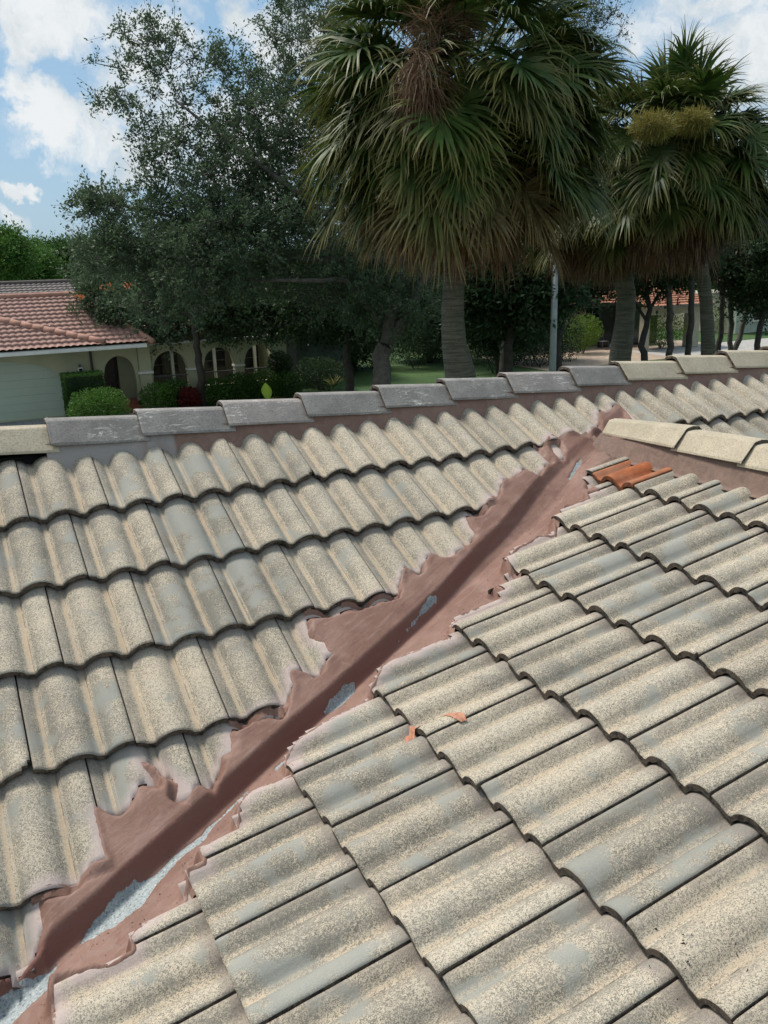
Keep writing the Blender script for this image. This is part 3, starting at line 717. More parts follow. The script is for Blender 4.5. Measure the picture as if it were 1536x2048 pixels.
def window(x0,x1,z0,z1,y,parent,nx=2,nz=3,fm=None):
    f=MB(); w_=.06; fm=fm or M_white
    f.box(x0-w_,x0,y-.05,y,z0,z1); f.box(x1,x1+w_,y-.05,y,z0,z1); f.box(x0-w_,x1+w_,y-.05,y,z1,z1+w_); f.box(x0-w_-.04,x1+w_+.04,y-.12,y,z0-w_-.02,z0)
    for i in range(1,nx): xx=x0+(x1-x0)*i/nx; f.box(xx-.018,xx+.018,y-.035,y-.004,z0,z1)
    for i in range(1,nz): zz=z0+(z1-z0)*i/nz; f.box(x0,x1,y-.032,y-.006,zz-.018,zz+.018)
    fo=f.build('window',fm,parent); MB().box(x0,x1,y-.012,y-.002,z0,z1).build('pane',M_dark,fo)
    return fo
# --- left house
L=empty('stucco_house',(3,33,GZ),'pale yellow-green stucco house with pink terracotta roof, garage and arcade at the left','house')
wall_with_openings('wall',-8.,5.85,GZ-.05,-.45,33.,.3,[(-2.3,3.12,GZ,-1.75,-.80),(4.52,5.72,GZ,-1.65,-.92)],M_stuc,L)
g=MB(); 
for i in range(8): g.box(-2.28,3.1,33.16+(.004 if i%2 else 0),33.22,GZ+i*.29,GZ+(i+1)*.29-.004)
g.build('garage_door',M_garage,L)
bxo('pilaster',5.86,6.32,32.86,33.3,GZ,-.46,M_stuc,L); bxo('capital',5.80,6.38,32.80,33.34,-1.66,-1.57,M_white,L)
bxo('entry_floor',4.4,5.85,33.0,34.6,GZ,GZ+.30,M_steps,L); bxo('entry_steps',5.0,5.75,32.4,33.0,GZ,GZ+.18,M_steps,L)
d_=MB(); d_.box(4.55,5.25,34.4,34.46,GZ+.3,-.9); dd=d_.build('door',M_brown,L); MB().box(5.1,5.16,34.34,34.4,-1.95,-1.75).build('handle',M_iron,dd)
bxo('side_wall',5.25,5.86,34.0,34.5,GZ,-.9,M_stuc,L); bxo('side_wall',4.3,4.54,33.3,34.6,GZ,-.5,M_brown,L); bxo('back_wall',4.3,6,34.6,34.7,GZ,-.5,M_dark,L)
bxo('fascia',-8,6.1,32.28,32.36,-.60,-.44,M_white,L); bxo('gutter',-8,6.1,32.18,32.28,-.58,-.46,M_white,L); bxo('soffit',-8,6.1,32.36,33.05,-.50,-.46,M_stuc,L)
MB().tube([(4.12,32.92,-.55),(4.12,32.92,GZ)],.045,8).build('downpipe',M_brown,L)
ln=MB(); ln.box(3.60,3.76,32.80,32.96,-1.50,-1.22); lo_=ln.build('wall_lantern',M_white,L)
MB().box(3.62,3.74,32.78,32.80,-1.46,-1.26).build('lantern_glass',M_dark,lo_)
MB().box(3.64,3.72,32.84,33.0,-1.22,-1.12).build('lantern_bracket',M_iron,lo_)
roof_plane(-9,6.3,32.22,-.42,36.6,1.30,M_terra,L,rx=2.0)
sl=(1.30+.42)/(36.6-32.22)
def onroof(u,v):   # point of the pink roof seen at a pixel
    n=np.array([0,-sl,1.]); d=ray(u,v); k=(-.42-sl*32.22)+.09; t=(k-n@CAM)/(n@d); return CAM+t*d
capline([onroof(-140,608),onroof(0,640),onroof(203,683)],L,M_capt,.12)
capline([(-9,36.6,1.36),(4.3,36.6,1.36)],L,M_capt,.12); capline([(4.3,36.6,1.36),(6.3,32.3,-.36)],L,M_capt,.12)
# hip end towards the arcade and back slope
MB().add([(6.3,32.22,-.44),(6.3,41.,-.44),(4.3,36.6,1.28)],[(0,1,2)]).add([(-9,41,-.44),(6.3,41,-.44),(4.3,36.6,1.28),(-9,36.6,1.28)],[(0,1,2,3)]).build('roof',M_terra,L)
# arcade
wall_with_openings('arcade',6.32,12.,GZ,-.60,33.,.28,[(6.40,7.78,-2.35,-1.60,-.86),(8.42,9.72,-2.35,-1.60,-.86),(10.12,11.45,-2.35,-1.60,-.86)],M_stuc,L)
bxo('coping',6.1,12.06,32.95,33.34,-.60,-.54,M_white,L)
for x in (7.78,9.72,11.45): bxo('capital',x-.02,x+.62 if x<9 else x+.42,32.93,33.34,-1.68,-1.60,M_white,L)
rl=MB()
for a,b in((6.4,7.78),(8.42,9.72),(10.12,11.45)):
    rl.box(a,b,33.1,33.15,-1.86,-1.82)
    for x in np.arange(a+.1,b,.13): rl.box(x,x+.02,33.11,33.13,-2.35,-1.86)
rl.build('railing',M_iron,L)
bxo('side_wall',11.75,12.,33.28,36.4,GZ,-.62,M_stuc,L)
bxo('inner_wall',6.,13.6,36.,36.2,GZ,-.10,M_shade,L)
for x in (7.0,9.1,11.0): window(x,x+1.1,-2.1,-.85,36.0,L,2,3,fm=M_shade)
for x in(7.55,9.35,11.15): bxo('post',x,x+.12,34.8,34.92,GZ,-.65,M_white,L)
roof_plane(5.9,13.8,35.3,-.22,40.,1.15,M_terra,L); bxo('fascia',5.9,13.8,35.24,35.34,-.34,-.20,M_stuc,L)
MB().add([(5.9,40,1.15),(13.8,40,1.15),(13.8,45,-.3),(5.9,45,-.3)],[(0,1,2,3)]).build('roof',M_terra,L)
MB().box(-7.8,5.8,34.9,41,GZ,-.5).build('wall_mass',M_stuc,L); 
G2=empty('grey_roof_house',(2,46,GZ),'house behind the left house showing only its dull grey-brown tile roof','house')
roof_plane(-10,9,40.4,-.35,46.5,1.72,M_greyt,G2,rx=3.0); MB().box(-9.5,8.5,41.3,52,GZ,-.35).build('wall',M_shade,G2)
MB().add([(-10,52.6,-.35),(9,52.6,-.35),(6,46.5,1.7),(-10,46.5,1.7)],[(0,1,2,3)]).add([(9,40.4,-.37),(9,52.6,-.35),(6,46.5,1.7)],[(0,1,2)]).build('roof',M_greyt,G2); capline([(-10,46.5,1.78),(6,46.5,1.78)],G2,M_greyt,.12)
# blue-grey wing right of the arcade
Wg=empty('garden_wall',(14,36,GZ),'dim grey-green rendered wall right of the arcade, behind the shrubs','wall'); bxo('wall',12.4,16.5,36.6,36.8,GZ,-.75,simple('grey_green_render',(.12,.15,.12),.9),Wg); bxo('coping',12.35,16.55,36.55,36.85,-.75,-.68,M_shade,Wg)
# --- white gabled house in the middle
H2=empty('white_gabled_house',(27.3,52,GZ),'white gabled house with orange tile roof seen between the forked tree trunks','house')
Mw=simple('white_stucco',(.50,.53,.52),.9,.08)
MB().add([(24.3,52,GZ),(30.6,52,GZ),(30.6,52,-.45),(27.4,52,.72),(24.3,52,-.45),(24.3,60,GZ),(30.6,60,GZ),(30.6,60,-.45),(27.4,60,.72),(24.3,60,-.45)],[(0,1,2,3,4),(9,8,7,6,5),(0,4,9,5),(1,6,7,2)]).build('wall',Mw,H2)
for sgn,xe in((-1,23.8),(1,31.0)):
    n=26; xs_=np.linspace(27.4,xe,n); ys_=np.arange(51.6,60.4,.05); XX,YY=np.meshgrid(xs_,ys_,indexing='ij'); fr_=(XX-27.4)/(xe-27.4)
    ZZ=.80-1.30*fr_+.05*np.abs(np.sin(np.pi*YY/.25))+.04*((fr_*9)%1.); MB().grid(np.stack([XX,YY,ZZ],-1) if sgn<0 else np.stack([XX,YY,ZZ],-1)[:,::-1],a=np.abs(np.sin(np.pi*YY/.25))).build('roof',M_terr2,H2,smooth=True)
window(27.55,28.3,-2.65,-1.55,52.,H2,2,2); window(25.2,25.8,-2.0,-1.2,52.,H2,1,2)
# --- right house with patio
H3=empty('cream_patio_house',(36,40,GZ),'shaded cream house with red tile roof, patio and porch behind the palms','house')
M_cr3=simple('cream_render',(.36,.34,.25),.9,.1)
bxo('wall',26.,37.5,40.,40.25,GZ,-.55,M_cr3,H3); window(33.8,35.35,-2.2,-.75,40.,H3,3,4); window(28.5,29.3,-2.4,-1.3,40.,H3,2,2)
roof_plane(25.6,37.8,39.3,-.52,44.5,.95,M_terr2,H3,roll=.26); bxo('fascia',25.6,37.8,39.24,39.34,-.66,-.50,M_shade,H3)
MB().add([(25.6,44.5,.95),(37.8,44.5,.95),(37.8,50,-.5),(25.6,50,-.5)],[(0,1,2,3)]).build('roof',M_terr2,H3); bxo('wall_mass',26,37.4,40.3,49,GZ,-.6,M_cr3,H3)
pc=onz(1385,693,GZ); px_=pc[0]; py_=pc[1]
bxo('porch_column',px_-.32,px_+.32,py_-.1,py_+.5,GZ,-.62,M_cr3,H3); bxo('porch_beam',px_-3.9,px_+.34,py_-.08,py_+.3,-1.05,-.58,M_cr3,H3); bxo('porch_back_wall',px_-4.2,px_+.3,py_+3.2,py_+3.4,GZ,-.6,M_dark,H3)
bxo('porch_column',px_-3.9,px_-3.5,py_-.1,py_+.3,GZ,-1.05,M_cr3,H3)
roof_plane(px_-4.4,px_+.7,py_-.7,-.56,py_+3.3,.75,M_terr2,H3,roll=.26); bxo('fascia',px_-4.4,px_+.7,py_-.76,py_-.68,-.68,-.52,M_shade,H3)
ch=onz(1205,698,GZ)
ct=empty('patio_chair',(ch[0],ch[1],GZ),'dark metal patio chair in front of the barred window','chair')
cm=MB(); [cm.tube([(ch[0]+a,ch[1]+b,GZ),(ch[0]+a,ch[1]+b,GZ+(.45 if b<0 else .9))],.014,6) for a in(-.22,.22) for b in(-.22,.22)]; cm.build('legs',M_iron,ct); bxo('seat',ch[0]-.24,ch[0]+.24,ch[1]-.24,ch[1]+.24,GZ+.43,GZ+.46,M_iron,ct)
cb=MB(); [cb.tube([(ch[0]+a,ch[1]+.22,GZ+.46),(ch[0]+a,ch[1]+.22,GZ+.9)],.008,5) for a in(-.12,0,.12)]; cb.tube([(ch[0]-.22,ch[1]+.22,GZ+.9),(ch[0]+.22,ch[1]+.22,GZ+.9)],.014,6); cb.build('backrest',M_iron,ct)
pt=ch+np.array([.35,-.3,0]); bt=MB(); prof_=[(0,.0),(.1,.02),(.13,.12),(.09,.22),(.05,.26),(.06,.30)]
an=np.linspace(0,2*np.pi,13); P_=np.array([[(pt[0]+r*math.cos(t_),pt[1]+r*math.sin(t_),GZ+z) for t_ in an] for r,z in prof_]); bt.grid(P_)
tag(bt.build('glazed_pot',simple('blue_glaze',(.16,.22,.30),.25),smooth=True),'small blue-grey glazed pot beside the patio chair','pot')
H4=empty('pale_green_house',(50,44,GZ),'pale green rendered house wall with tiled roof at the far right edge','house')
a4=onz(1470,668,GZ); bxo('wall',a4[0],a4[0]+12,a4[1],a4[1]+.3,GZ,-.4,simple('pale_green_render',(.33,.37,.30),.9,.1),H4); roof_plane(a4[0]-.5,a4[0]+12,a4[1]-.7,-.42,a4[1]+5,1.3,M_terr2,H4); window(a4[0]+1.6,a4[0]+3.6,-2.2,-1.0,a4[1],H4,2,2); bxo('wall_mass',a4[0]+.1,a4[0]+12,a4[1]+.3,a4[1]+8,GZ,-.5,M_cr3,H4)
# distant house roof above the far trees
fp=atd(70,505,110.); H5=empty('distant_house',(fp[0],fp[1],GZ),'distant pink-roofed house barely showing above the far trees','house')
MB().box(fp[0]-3,fp[0]+3,fp[1],fp[1]+8,GZ,fp[2]-.3).build('wall',M_cr3,H5); roof_plane(fp[0]-3.5,fp[0]+3.5,fp[1]-.5,fp[2]-.4,fp[1]+4,fp[2]+1.1,M_terra,H5,lx=2.6,rx=2.6)

# ================================================================== PLANTS
def leaf_mat(name,a,b,c=None,trans=.3,rough=.5,spec=.15):
    m,t=mat(name); v=t.attr('val'); co=t.node('ShaderNodeNewGeometry').outputs['Position']; n=t.noise(co,1.1,3,.6)
    col=t.mix(v,a,b); col=t.mix(t.ramp(n,.35,.7,0,.5),col,c or tuple(k*1.25 for k in b))
    t.put(t.b.inputs['Base Color'],col); t.b.inputs['Roughness'].default_value=rough; t.b.inputs['Specular IOR Level'].default_value=spec
    tr=t.node('ShaderNodeBsdfTranslucent'); t.put(tr.inputs[0],t.mix(.5,col,tuple(k*1.5 for k in b))); mx=t.node('ShaderNodeMixShader'); mx.inputs[0].default_value=trans
    t.l.new(t.b.outputs[0],mx.inputs[1]); t.l.new(tr.outputs[0],mx.inputs[2]); t.l.new(mx.outputs[0],t.o.inputs[0]); return m
M_oak=leaf_mat('oak_leaves',(.040,.072,.034),(.095,.145,.070),(.125,.165,.10))
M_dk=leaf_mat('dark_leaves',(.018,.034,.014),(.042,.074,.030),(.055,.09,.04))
M_hedge=leaf_mat('hedge_leaves',(.025,.060,.014),(.060,.13,.030)); M_brt=leaf_mat('bright_leaves',(.035,.095,.015),(.085,.18,.035),(.11,.20,.04))
M_yg=leaf_mat('yellow_green_leaves',(.06,.12,.015),(.14,.22,.03)); M_red=leaf_mat('red_leaves',(.05,.010,.012),(.12,.02,.02)); M_orf=leaf_mat('orange_flowers',(.45,.12,.04),(.55,.2,.08))
M_bark=simple('grey_bark',(.085,.075,.062),.95,.45,6,.02); M_bark2=simple('dark_bark',(.045,.038,.030),.95,.4,6,.02)
M_palmbark=None
def leaves(P,D,size,mat_,name,parent,asp=.5):
    """P leaf positions, D pointing directions"""
    n=len(P); R=rng.normal(size=(n,3)); D=D/np.linalg.norm(D,axis=1)[:,None]; S=np.cross(D,R); S/=np.linalg.norm(S,axis=1)[:,None]+1e-9
    s=(size*(.6+.8*rng.random(n)))[:,None]; V=np.stack([P,P+D*s*.5+S*s*asp*.5,P+D*s,P+D*s*.5-S*s*asp*.5],1).reshape(-1,3)
    F=np.arange(4*n).reshape(n,4); val=np.repeat(rng.random(n),4)
    return fast_mesh(name,V,F,mat_,val,parent)
def unit(n): v=rng.normal(size=(n,3)); return v/np.linalg.norm(v,axis=1)[:,None]
def pxr(u,v,D,ru,rv,rd): return (atd(u,v,D),ru*D/FPX,rv*D/FPX,rd)
def tree(name,label,base,limbs,blobs,nanch,leaf,mat_,bark,group=None,cat='tree',trunk_r=.2,nspr=6,nl=15,sprl=.55,density=None,out=.55):
    """limbs: polylines [(points, r0, r1)]; blobs: (centre, r_side, r_up, r_depth, weight)"""
    T=empty(name,base,label,cat,group); mb=MB()
    for pts,r0,r1 in limbs:
        pts=np.array(pts,float); q=[]
        for a,b in zip(pts[:-1],pts[1:]):
            for k in range(4): q.append(a+(b-a)*k/4)
        q.append(pts[-1]); q=np.array(q); q[1:-1]+=rng.normal(size=(len(q)-2,3))*r0*(.22 if r0>.12 else .08)
        mb.tube(q,np.linspace(r0,r1,len(q)),9,noise=.07)
    nodes=np.concatenate([np.array(l[0][1:] if len(l[0])>2 else l[0],float) for l in limbs])
    fine=[]
    for l in limbs:
        p=np.array(l[0],float)
        for a,b in zip(p[:-1],p[1:]):
            for k in range(5): fine.append(a+(b-a)*(k+.5)/5)
    nodes=np.array(fine)
    wts=np.array([b[4] for b in blobs]); wts=wts/wts.sum(); side=np.array([RX[0],RX[1],0]); side/=np.linalg.norm(side); dep=np.array([-side[1],side[0],0])
    LP=[];LD=[]; tw=MB(); ends=[]
    for i in range(nanch):
        b=blobs[rng.choice(len(blobs),p=wts)]; d=unit(1)[0]*rng.random()**.42
        P=b[0]+side*d[0]*b[1]+np.array([0,0,1])*d[2]*b[2]+dep*d[1]*b[3]
        outd=side*d[0]+np.array([0,0,1])*(d[2]+.25)+dep*d[1]
        ends.append((P,outd,b))
    ends_arr=np.array([e[0] for e in ends])
    order=np.argsort(np.linalg.norm(ends_arr-nodes.mean(0),axis=1)); pool=list(nodes)
    for i in order:
        P,outd,b=ends[i]; pl=np.array(pool); dd=np.linalg.norm(pl-P,axis=1); j=dd.argmin(); N0=pl[j]; L_=dd[j]
        mid=(N0+P)/2+rng.normal(size=3)*.10*L_-np.array([0,0,.06*L_]); r=.012+.010*L_
        if L_>.15: tw.tube([N0,mid,P],[r,r*.7,r*.45],4,cap=False)
        pool.append(P)
        if L_>.8: pool.append(mid)
        n_=nspr; dirs=unit(n_)*.8+outd*out+np.array([0,0,.15])
        for dv in dirs:
            dv=dv/np.linalg.norm(dv); Ls=sprl*(.5+rng.random()); t=np.linspace(.1,1,nl)+rng.normal(size=nl)*.02
            bend=rng.normal(size=3)*.25; C_=P+np.outer(t*Ls,dv)+np.outer((t**2)*Ls,bend)
            if Ls>sprl*.8: tw.tube([P,C_[nl//2],C_[-1]],[.007,.005,.003],3,cap=False)
            LP.append(C_+rng.normal(size=(nl,3))*leaf*.55); LD.append(dv+rng.normal(size=(nl,3))*.9)
    mb.build('trunk',bark,T,smooth=True,loc=None)
    tw.build('branches',bark,T,smooth=True)
    leaves(np.concatenate(LP),np.concatenate(LD),leaf,mat_,'crown',T)
    return T
def B_(u,v,D,ru,rv,rd,w): return (atd(u,v,D),ru*D/FPX,rv*D/FPX,rd,w)
# --- the big forked tree behind the ridge
D1=24.
def at1(u,v,dd=0): return atd(u,v,D1+dd)
base1=onz(765,800,GZ); base1=np.array([at1(765,800)[0],at1(765,800)[1],GZ]); 
tree('live_oak','large grey-green small-leaved tree with forked dark trunk spreading left of the big palm',base1,
 [([base1,at1(762,740),at1(772,690)],.30,.24),([at1(772,690),at1(785,610),at1(815,520),at1(800,380),at1(720,250),at1(690,60)],.19,.05),
  ([at1(772,690),at1(810,640),at1(850,560),at1(900,450,1),at1(1000,300,1.5)],.19,.05),([at1(800,480),at1(640,420,-1),at1(480,300,-1.5),at1(350,200,-1)],.11,.03),
  ([at1(815,520),at1(600,520,-1),at1(420,450,-1),at1(200,400,-1)],.11,.03),([at1(720,250),at1(600,160),at1(560,110)],.05,.02),([at1(765,650),at1(690,560,-1),at1(600,560,-1.5),at1(450,560,-1.5)],.10,.03)],
 [B_(640,470,D1,170,130,2.4,2.6),B_(430,500,D1-1,170,110,2.2,2.4),B_(560,310,D1,150,130,2.0,2.0),B_(400,360,D1-1,130,90,1.6,.95),B_(330,260,D1-1,80,95,1.0,.30),B_(245,175,D1-1,60,75,.6,.12),B_(370,120,D1,110,60,1.0,.25),B_(500,190,D1,110,100,1.3,.6),
  B_(250,420,D1-1,100,45,1.1,.50),B_(180,410,D1-1,60,22,.5,.13),B_(240,510,D1-1,100,50,1.2,.75),B_(300,60,D1-1,80,25,.6,.12),B_(225,200,D1-1,45,14,.4,.06),B_(640,120,D1,100,130,1.6,.75),B_(560,30,D1,60,70,.8,.18),B_(760,600,D1,150,70,1.6,1.1),B_(330,600,D1-2,110,50,1.2,.55)],
 1800,.088,M_oak,M_bark,nspr=6,nl=13,sprl=.42)
# --- slim street tree in front of the left house
b2=np.array([*onz(405,814,GZ)[:2],GZ]); Y2=b2[1]
def at2(u,v,dy=0): return ony(u,v,Y2+dy)
D2=(b2-CAM)@FX
tree('street_tree','slim-trunked tree with drooping dark foliage in front of the arcade',b2,
 [([b2,at2(398,740),at2(393,680),at2(392,600),at2(380,520)],.16,.09),([at2(393,640),at2(330,600),at2(250,580)],.06,.02),([at2(392,620),at2(470,600),at2(560,590)],.06,.02)],
 [B_(360,585,D2,120,50,1.6,1.),B_(250,600,D2,75,50,1.2,.5),B_(480,590,D2,90,50,1.4,.6),B_(400,500,D2,150,60,1.8,1.),B_(330,650,D2,50,30,.8,.2),B_(440,650,D2,60,22,.8,.18),B_(200,560,D2,45,35,.8,.25),B_(590,600,D2,80,55,1.5,.6),B_(430,615,D2,110,45,1.5,.8),B_(510,640,D2,70,30,1.2,.35),B_(300,640,D2,60,50,.8,.4),B_(200,615,D2,60,45,.8,.4),B_(240,650,D2,45,30,.6,.2),B_(540,660,D2,60,25,1.,.2),B_(460,665,D2,60,22,.8,.22),B_(335,672,D2,50,22,.7,.2)],
 760,.13,M_oak,M_bark2,nspr=6,nl=13,sprl=.5)
fl_=unit(60)*np.array([1.,.3,.35]); pts=np.concatenate([at2(215,574,-1)+fl_[:20]*.22,at2(255,570,-1)+fl_[20:40]*.3,at2(158,593,-1)+fl_[40:60]*.15])
so_=leaves(pts,unit(60),.11,M_orf,'orange_blossom_cluster',None,.8); tag(so_,'loose orange blossoms among the leaves of the slim street tree','flowers',kind='stuff')
# --- sparse tree rising behind the big palm
D3=30.; b3=np.array([*atd(1010,760,D3)[:2],GZ])
def at3(u,v,dd=0): return atd(u,v,D3+dd)
tree('feathery_tree','sparse reddish-twigged tree rising behind the crown of the big palm',b3,
 [([b3,at3(1005,600),at3(990,400),at3(960,200)],.22,.10),([at3(1000,400),at3(1120,200),at3(1190,60)],.09,.02),([at3(960,260),at3(760,80),at3(650,-40)],.09,.02),([at3(990,300),at3(1000,60),at3(1080,-60)],.09,.02)],
 [B_(1120,60,D3,110,90,1.5,.6),B_(1190,90,D3,60,90,1.,.22),B_(680,60,D3,120,110,1.5,.7),B_(900,60,D3,200,150,2.,.8),B_(1150,260,D3,90,130,1.5,.6),B_(1150,0,D3,80,60,1.,.3),B_(640,-30,D3,110,60,1.5,.3)],
 420,.075,M_dk,M_bark,nspr=6,nl=12,sprl=.6)
# --- dark trees filling the gaps below and behind the palms
k=0
specs=[('dense dark tree between the two largest palm trunks',1020,560,27.,150,90,2.0,300),('dark round tree left of the big palm trunk, behind the forked tree',700,580,31.,150,80,2.4,300),('dark leaning tree between the grey pole and the second palm trunk',1120,530,33.,130,70,2.2,240),
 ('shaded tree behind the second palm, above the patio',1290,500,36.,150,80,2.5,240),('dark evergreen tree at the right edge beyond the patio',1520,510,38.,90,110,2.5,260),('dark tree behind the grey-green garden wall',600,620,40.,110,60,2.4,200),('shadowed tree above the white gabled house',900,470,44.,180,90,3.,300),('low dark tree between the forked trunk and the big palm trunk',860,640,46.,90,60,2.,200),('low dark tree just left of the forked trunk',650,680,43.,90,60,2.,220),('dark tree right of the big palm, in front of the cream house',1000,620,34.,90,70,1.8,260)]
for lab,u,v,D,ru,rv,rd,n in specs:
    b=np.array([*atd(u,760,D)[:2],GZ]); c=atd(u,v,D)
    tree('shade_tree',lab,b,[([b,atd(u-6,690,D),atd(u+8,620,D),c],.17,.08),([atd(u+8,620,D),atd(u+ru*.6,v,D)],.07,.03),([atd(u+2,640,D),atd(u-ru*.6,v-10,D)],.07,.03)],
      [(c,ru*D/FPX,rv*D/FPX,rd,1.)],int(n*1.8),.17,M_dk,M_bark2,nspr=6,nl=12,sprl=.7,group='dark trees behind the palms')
# --- far tree line
far=[('rounded bright green tree at the left edge beyond the grey roof',5,520,66,60,48,M_brt),('light green tree right of the tree at the left edge, far away',60,545,72,50,32,M_brt),('distant green tree left of the pink far roof',40,515,95,60,22,M_hedge),('deep green distant tree with flat top behind the grey roof',130,530,80,60,36,M_hedge),('distant tree whose crown meets the oak foliage',200,520,90,60,40,M_hedge)]
for lab,u,v,D,ru,rv,m_ in far:
    b=np.array([*atd(u,700,D)[:2],GZ]); c=atd(u,v,D)
    tree('distant_tree',lab,b,[([b,(b+c)/2,c],.25,.12)],[(c,ru*D/FPX,rv*D/FPX,2.6,1.)]+[(atd(u+random.uniform(-.6,.6)*ru,v-rv*.7,D),ru*.4*D/FPX,rv*.4*D/FPX,1.2,.16) for _ in range(4)],230,.24,m_,M_bark2,nspr=6,nl=12,sprl=.9,group='distant trees')
WP=[];
for x in np.linspace(-60,170,90):
    n=140; c=np.array([x,88+12*math.sin(x*.2),0]); WP.append(c+unit(n)*np.array([4.2,3.,3.3+.8*math.sin(x)])*rng.random((n,1))**.3)
wp=np.concatenate(WP); wp=np.repeat(wp,4,0)+rng.normal(size=(len(wp)*4,3))*.5
tag(leaves(wp,unit(len(wp)),.55,M_hedge,'woodland',None,.7),'band of far green woodland behind all the houses','woodland',kind='stuff')
# --- hedges and shrubs
def shrub(name,label,c,r,n,leaf,m_,boxy=False,stems=True,group=None,cat='shrub',asp=.5):
    T=empty(name,(c[0],c[1],GZ),label,cat,group); 
    if boxy: q=rng.uniform(-1,1,(n,3)); ax=rng.integers(0,3,n); q[np.arange(n),ax]=np.sign(q[np.arange(n),ax])*(.93+.09*rng.random(n)); q[:,:]+=rng.normal(size=(n,3))*.015
    else: q=unit(n)*(rng.random((n,1))**.35); q*=1+.22*vn(q[:,0]*3+c[0],q[:,2]*3)[:,None]
    P=np.array(c)+q*np.array(r); D=q+unit(n)*.8; leaves(P,D,leaf,m_,'foliage',T,asp)
    if boxy: MB().box(c[0]-r[0]*.93,c[0]+r[0]*.93,c[1]-r[1]*.93,c[1]+r[1]*.93,c[2]-r[2],c[2]+r[2]*.93).build('light_block_core',M_dk,T)  # added inner box that stops light passing through the leaves
    st=MB(); 
    for _ in range(6): a=random.uniform(0,6.28); st.tube([(c[0]+.1*math.cos(a),c[1]+.1*math.sin(a),GZ),(c[0]+r[0]*.5*math.cos(a),c[1]+r[1]*.5*math.sin(a),c[2])],[.02,.01],5)
    st.build('stems',M_bark2,T); return T
def onY(u,v,Y): return ony(u,v,Y)
a=onY(127,752,31.6); b=onY(205,752,31.6); zt=a[2]; zc_=(zt+GZ)/2
shrub('clipped_hedge','square clipped dark green hedge beside the garage door',((a[0]+b[0])/2,31.9,zc_),((b[0]-a[0])/2,.5,(zt-GZ)/2),9000,.06,M_hedge,True,cat='hedge')
c=onY(196,812,30.4); shrub('round_shrub','bright green rounded shrub in front of the clipped hedge',(c[0],30.4,GZ+.55),(1.08,.9,.72),9000,.075,M_brt)
for i,(u,v,Y,rx,rz,m_,lab) in enumerate([(318,795,31.9,.75,.55,M_brt,'light green shrub right of the entry steps'),(352,780,32.1,.6,.6,M_hedge,'mid green shrub below the first arch'),(378,797,31.5,.42,.45,M_red,'dark red-leaved shrub left of the slim tree trunk'),(430,775,32.1,.8,.55,M_brt,'green shrub just right of the slim tree trunk'),(478,770,32.2,.8,.6,M_hedge,'green shrub below the second arch'),(525,762,32.2,.8,.62,M_brt,'green shrub below the third arch'),(572,755,32.2,.8,.55,M_hedge,'dark green shrub at the right end of the arcade'),(560,728,32.8,.5,.5,M_dk,'very dark bush against the right end of the arcade wall')]):
    c=onY(u,v,Y); shrub('flowerbed_shrub',lab,(c[0],Y,GZ+rz*.9 if v>740 else c[2]),(rx,.6,rz),3800,.075,m_,group='shrubs in front of the arcade')
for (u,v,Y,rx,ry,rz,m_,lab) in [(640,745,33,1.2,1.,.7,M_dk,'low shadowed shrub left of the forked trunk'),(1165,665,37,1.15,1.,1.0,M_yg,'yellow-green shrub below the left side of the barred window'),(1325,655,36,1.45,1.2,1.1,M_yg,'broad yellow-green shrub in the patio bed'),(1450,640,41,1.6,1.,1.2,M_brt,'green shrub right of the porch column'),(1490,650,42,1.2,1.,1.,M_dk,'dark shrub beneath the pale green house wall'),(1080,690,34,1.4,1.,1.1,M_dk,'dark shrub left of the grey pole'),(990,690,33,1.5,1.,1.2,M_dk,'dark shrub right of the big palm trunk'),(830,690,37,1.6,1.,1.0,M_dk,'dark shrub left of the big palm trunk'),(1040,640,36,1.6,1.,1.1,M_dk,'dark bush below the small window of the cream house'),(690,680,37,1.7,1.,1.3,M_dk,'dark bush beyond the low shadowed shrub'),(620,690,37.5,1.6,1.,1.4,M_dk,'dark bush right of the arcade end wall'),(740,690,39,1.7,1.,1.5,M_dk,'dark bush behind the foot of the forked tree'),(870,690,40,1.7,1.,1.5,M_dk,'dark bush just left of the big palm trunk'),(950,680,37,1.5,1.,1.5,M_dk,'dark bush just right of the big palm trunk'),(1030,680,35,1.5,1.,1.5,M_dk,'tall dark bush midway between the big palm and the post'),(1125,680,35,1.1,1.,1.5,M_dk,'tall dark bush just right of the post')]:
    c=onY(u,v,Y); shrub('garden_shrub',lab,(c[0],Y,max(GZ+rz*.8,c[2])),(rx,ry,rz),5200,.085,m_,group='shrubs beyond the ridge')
# spiky plant and the single leaf just above the ridge
def blades(name,label,c,n,L,wd,m_,el=(30,80),cat='plant'):
    T=empty(name,(c[0],c[1],c[2]),label,cat); V=[];F=[];val=[]; m0=MB()
    for i in range(n):
        az=random.uniform(0,6.28); e=R_(random.uniform(*el)); d=np.array([math.cos(az)*math.cos(e),math.sin(az)*math.cos(e),math.sin(e)]); s=np.cross(d,[0,0,1]); s/=np.linalg.norm(s)+1e-9; nrm=np.cross(s,d)
        pts=[]
        for t_ in np.linspace(0,1,6): q=np.array(c)+d*L*t_-np.array([0,0,.25*L*t_**2]); ww=wd*math.sin(math.pi*(.12+.88*t_))**.8*(1 if t_<1 else .02); pts.append([q-s*ww,q-nrm*ww*.3,q+s*ww])
        m0.grid(np.array(pts),a=np.full((6,3),random.random()))
    m0.build('leaf_blades' if n>1 else 'leaf_blade',m_,T,smooth=True); return T
c=onY(665,735,31); blades('spiky_plant','spiky yellowish plant in the shade left of the forked trunk',(c[0],31,GZ+.4),26,.75,.03,leaf_mat('spike_leaves',(.08,.09,.02),(.16,.16,.05)))
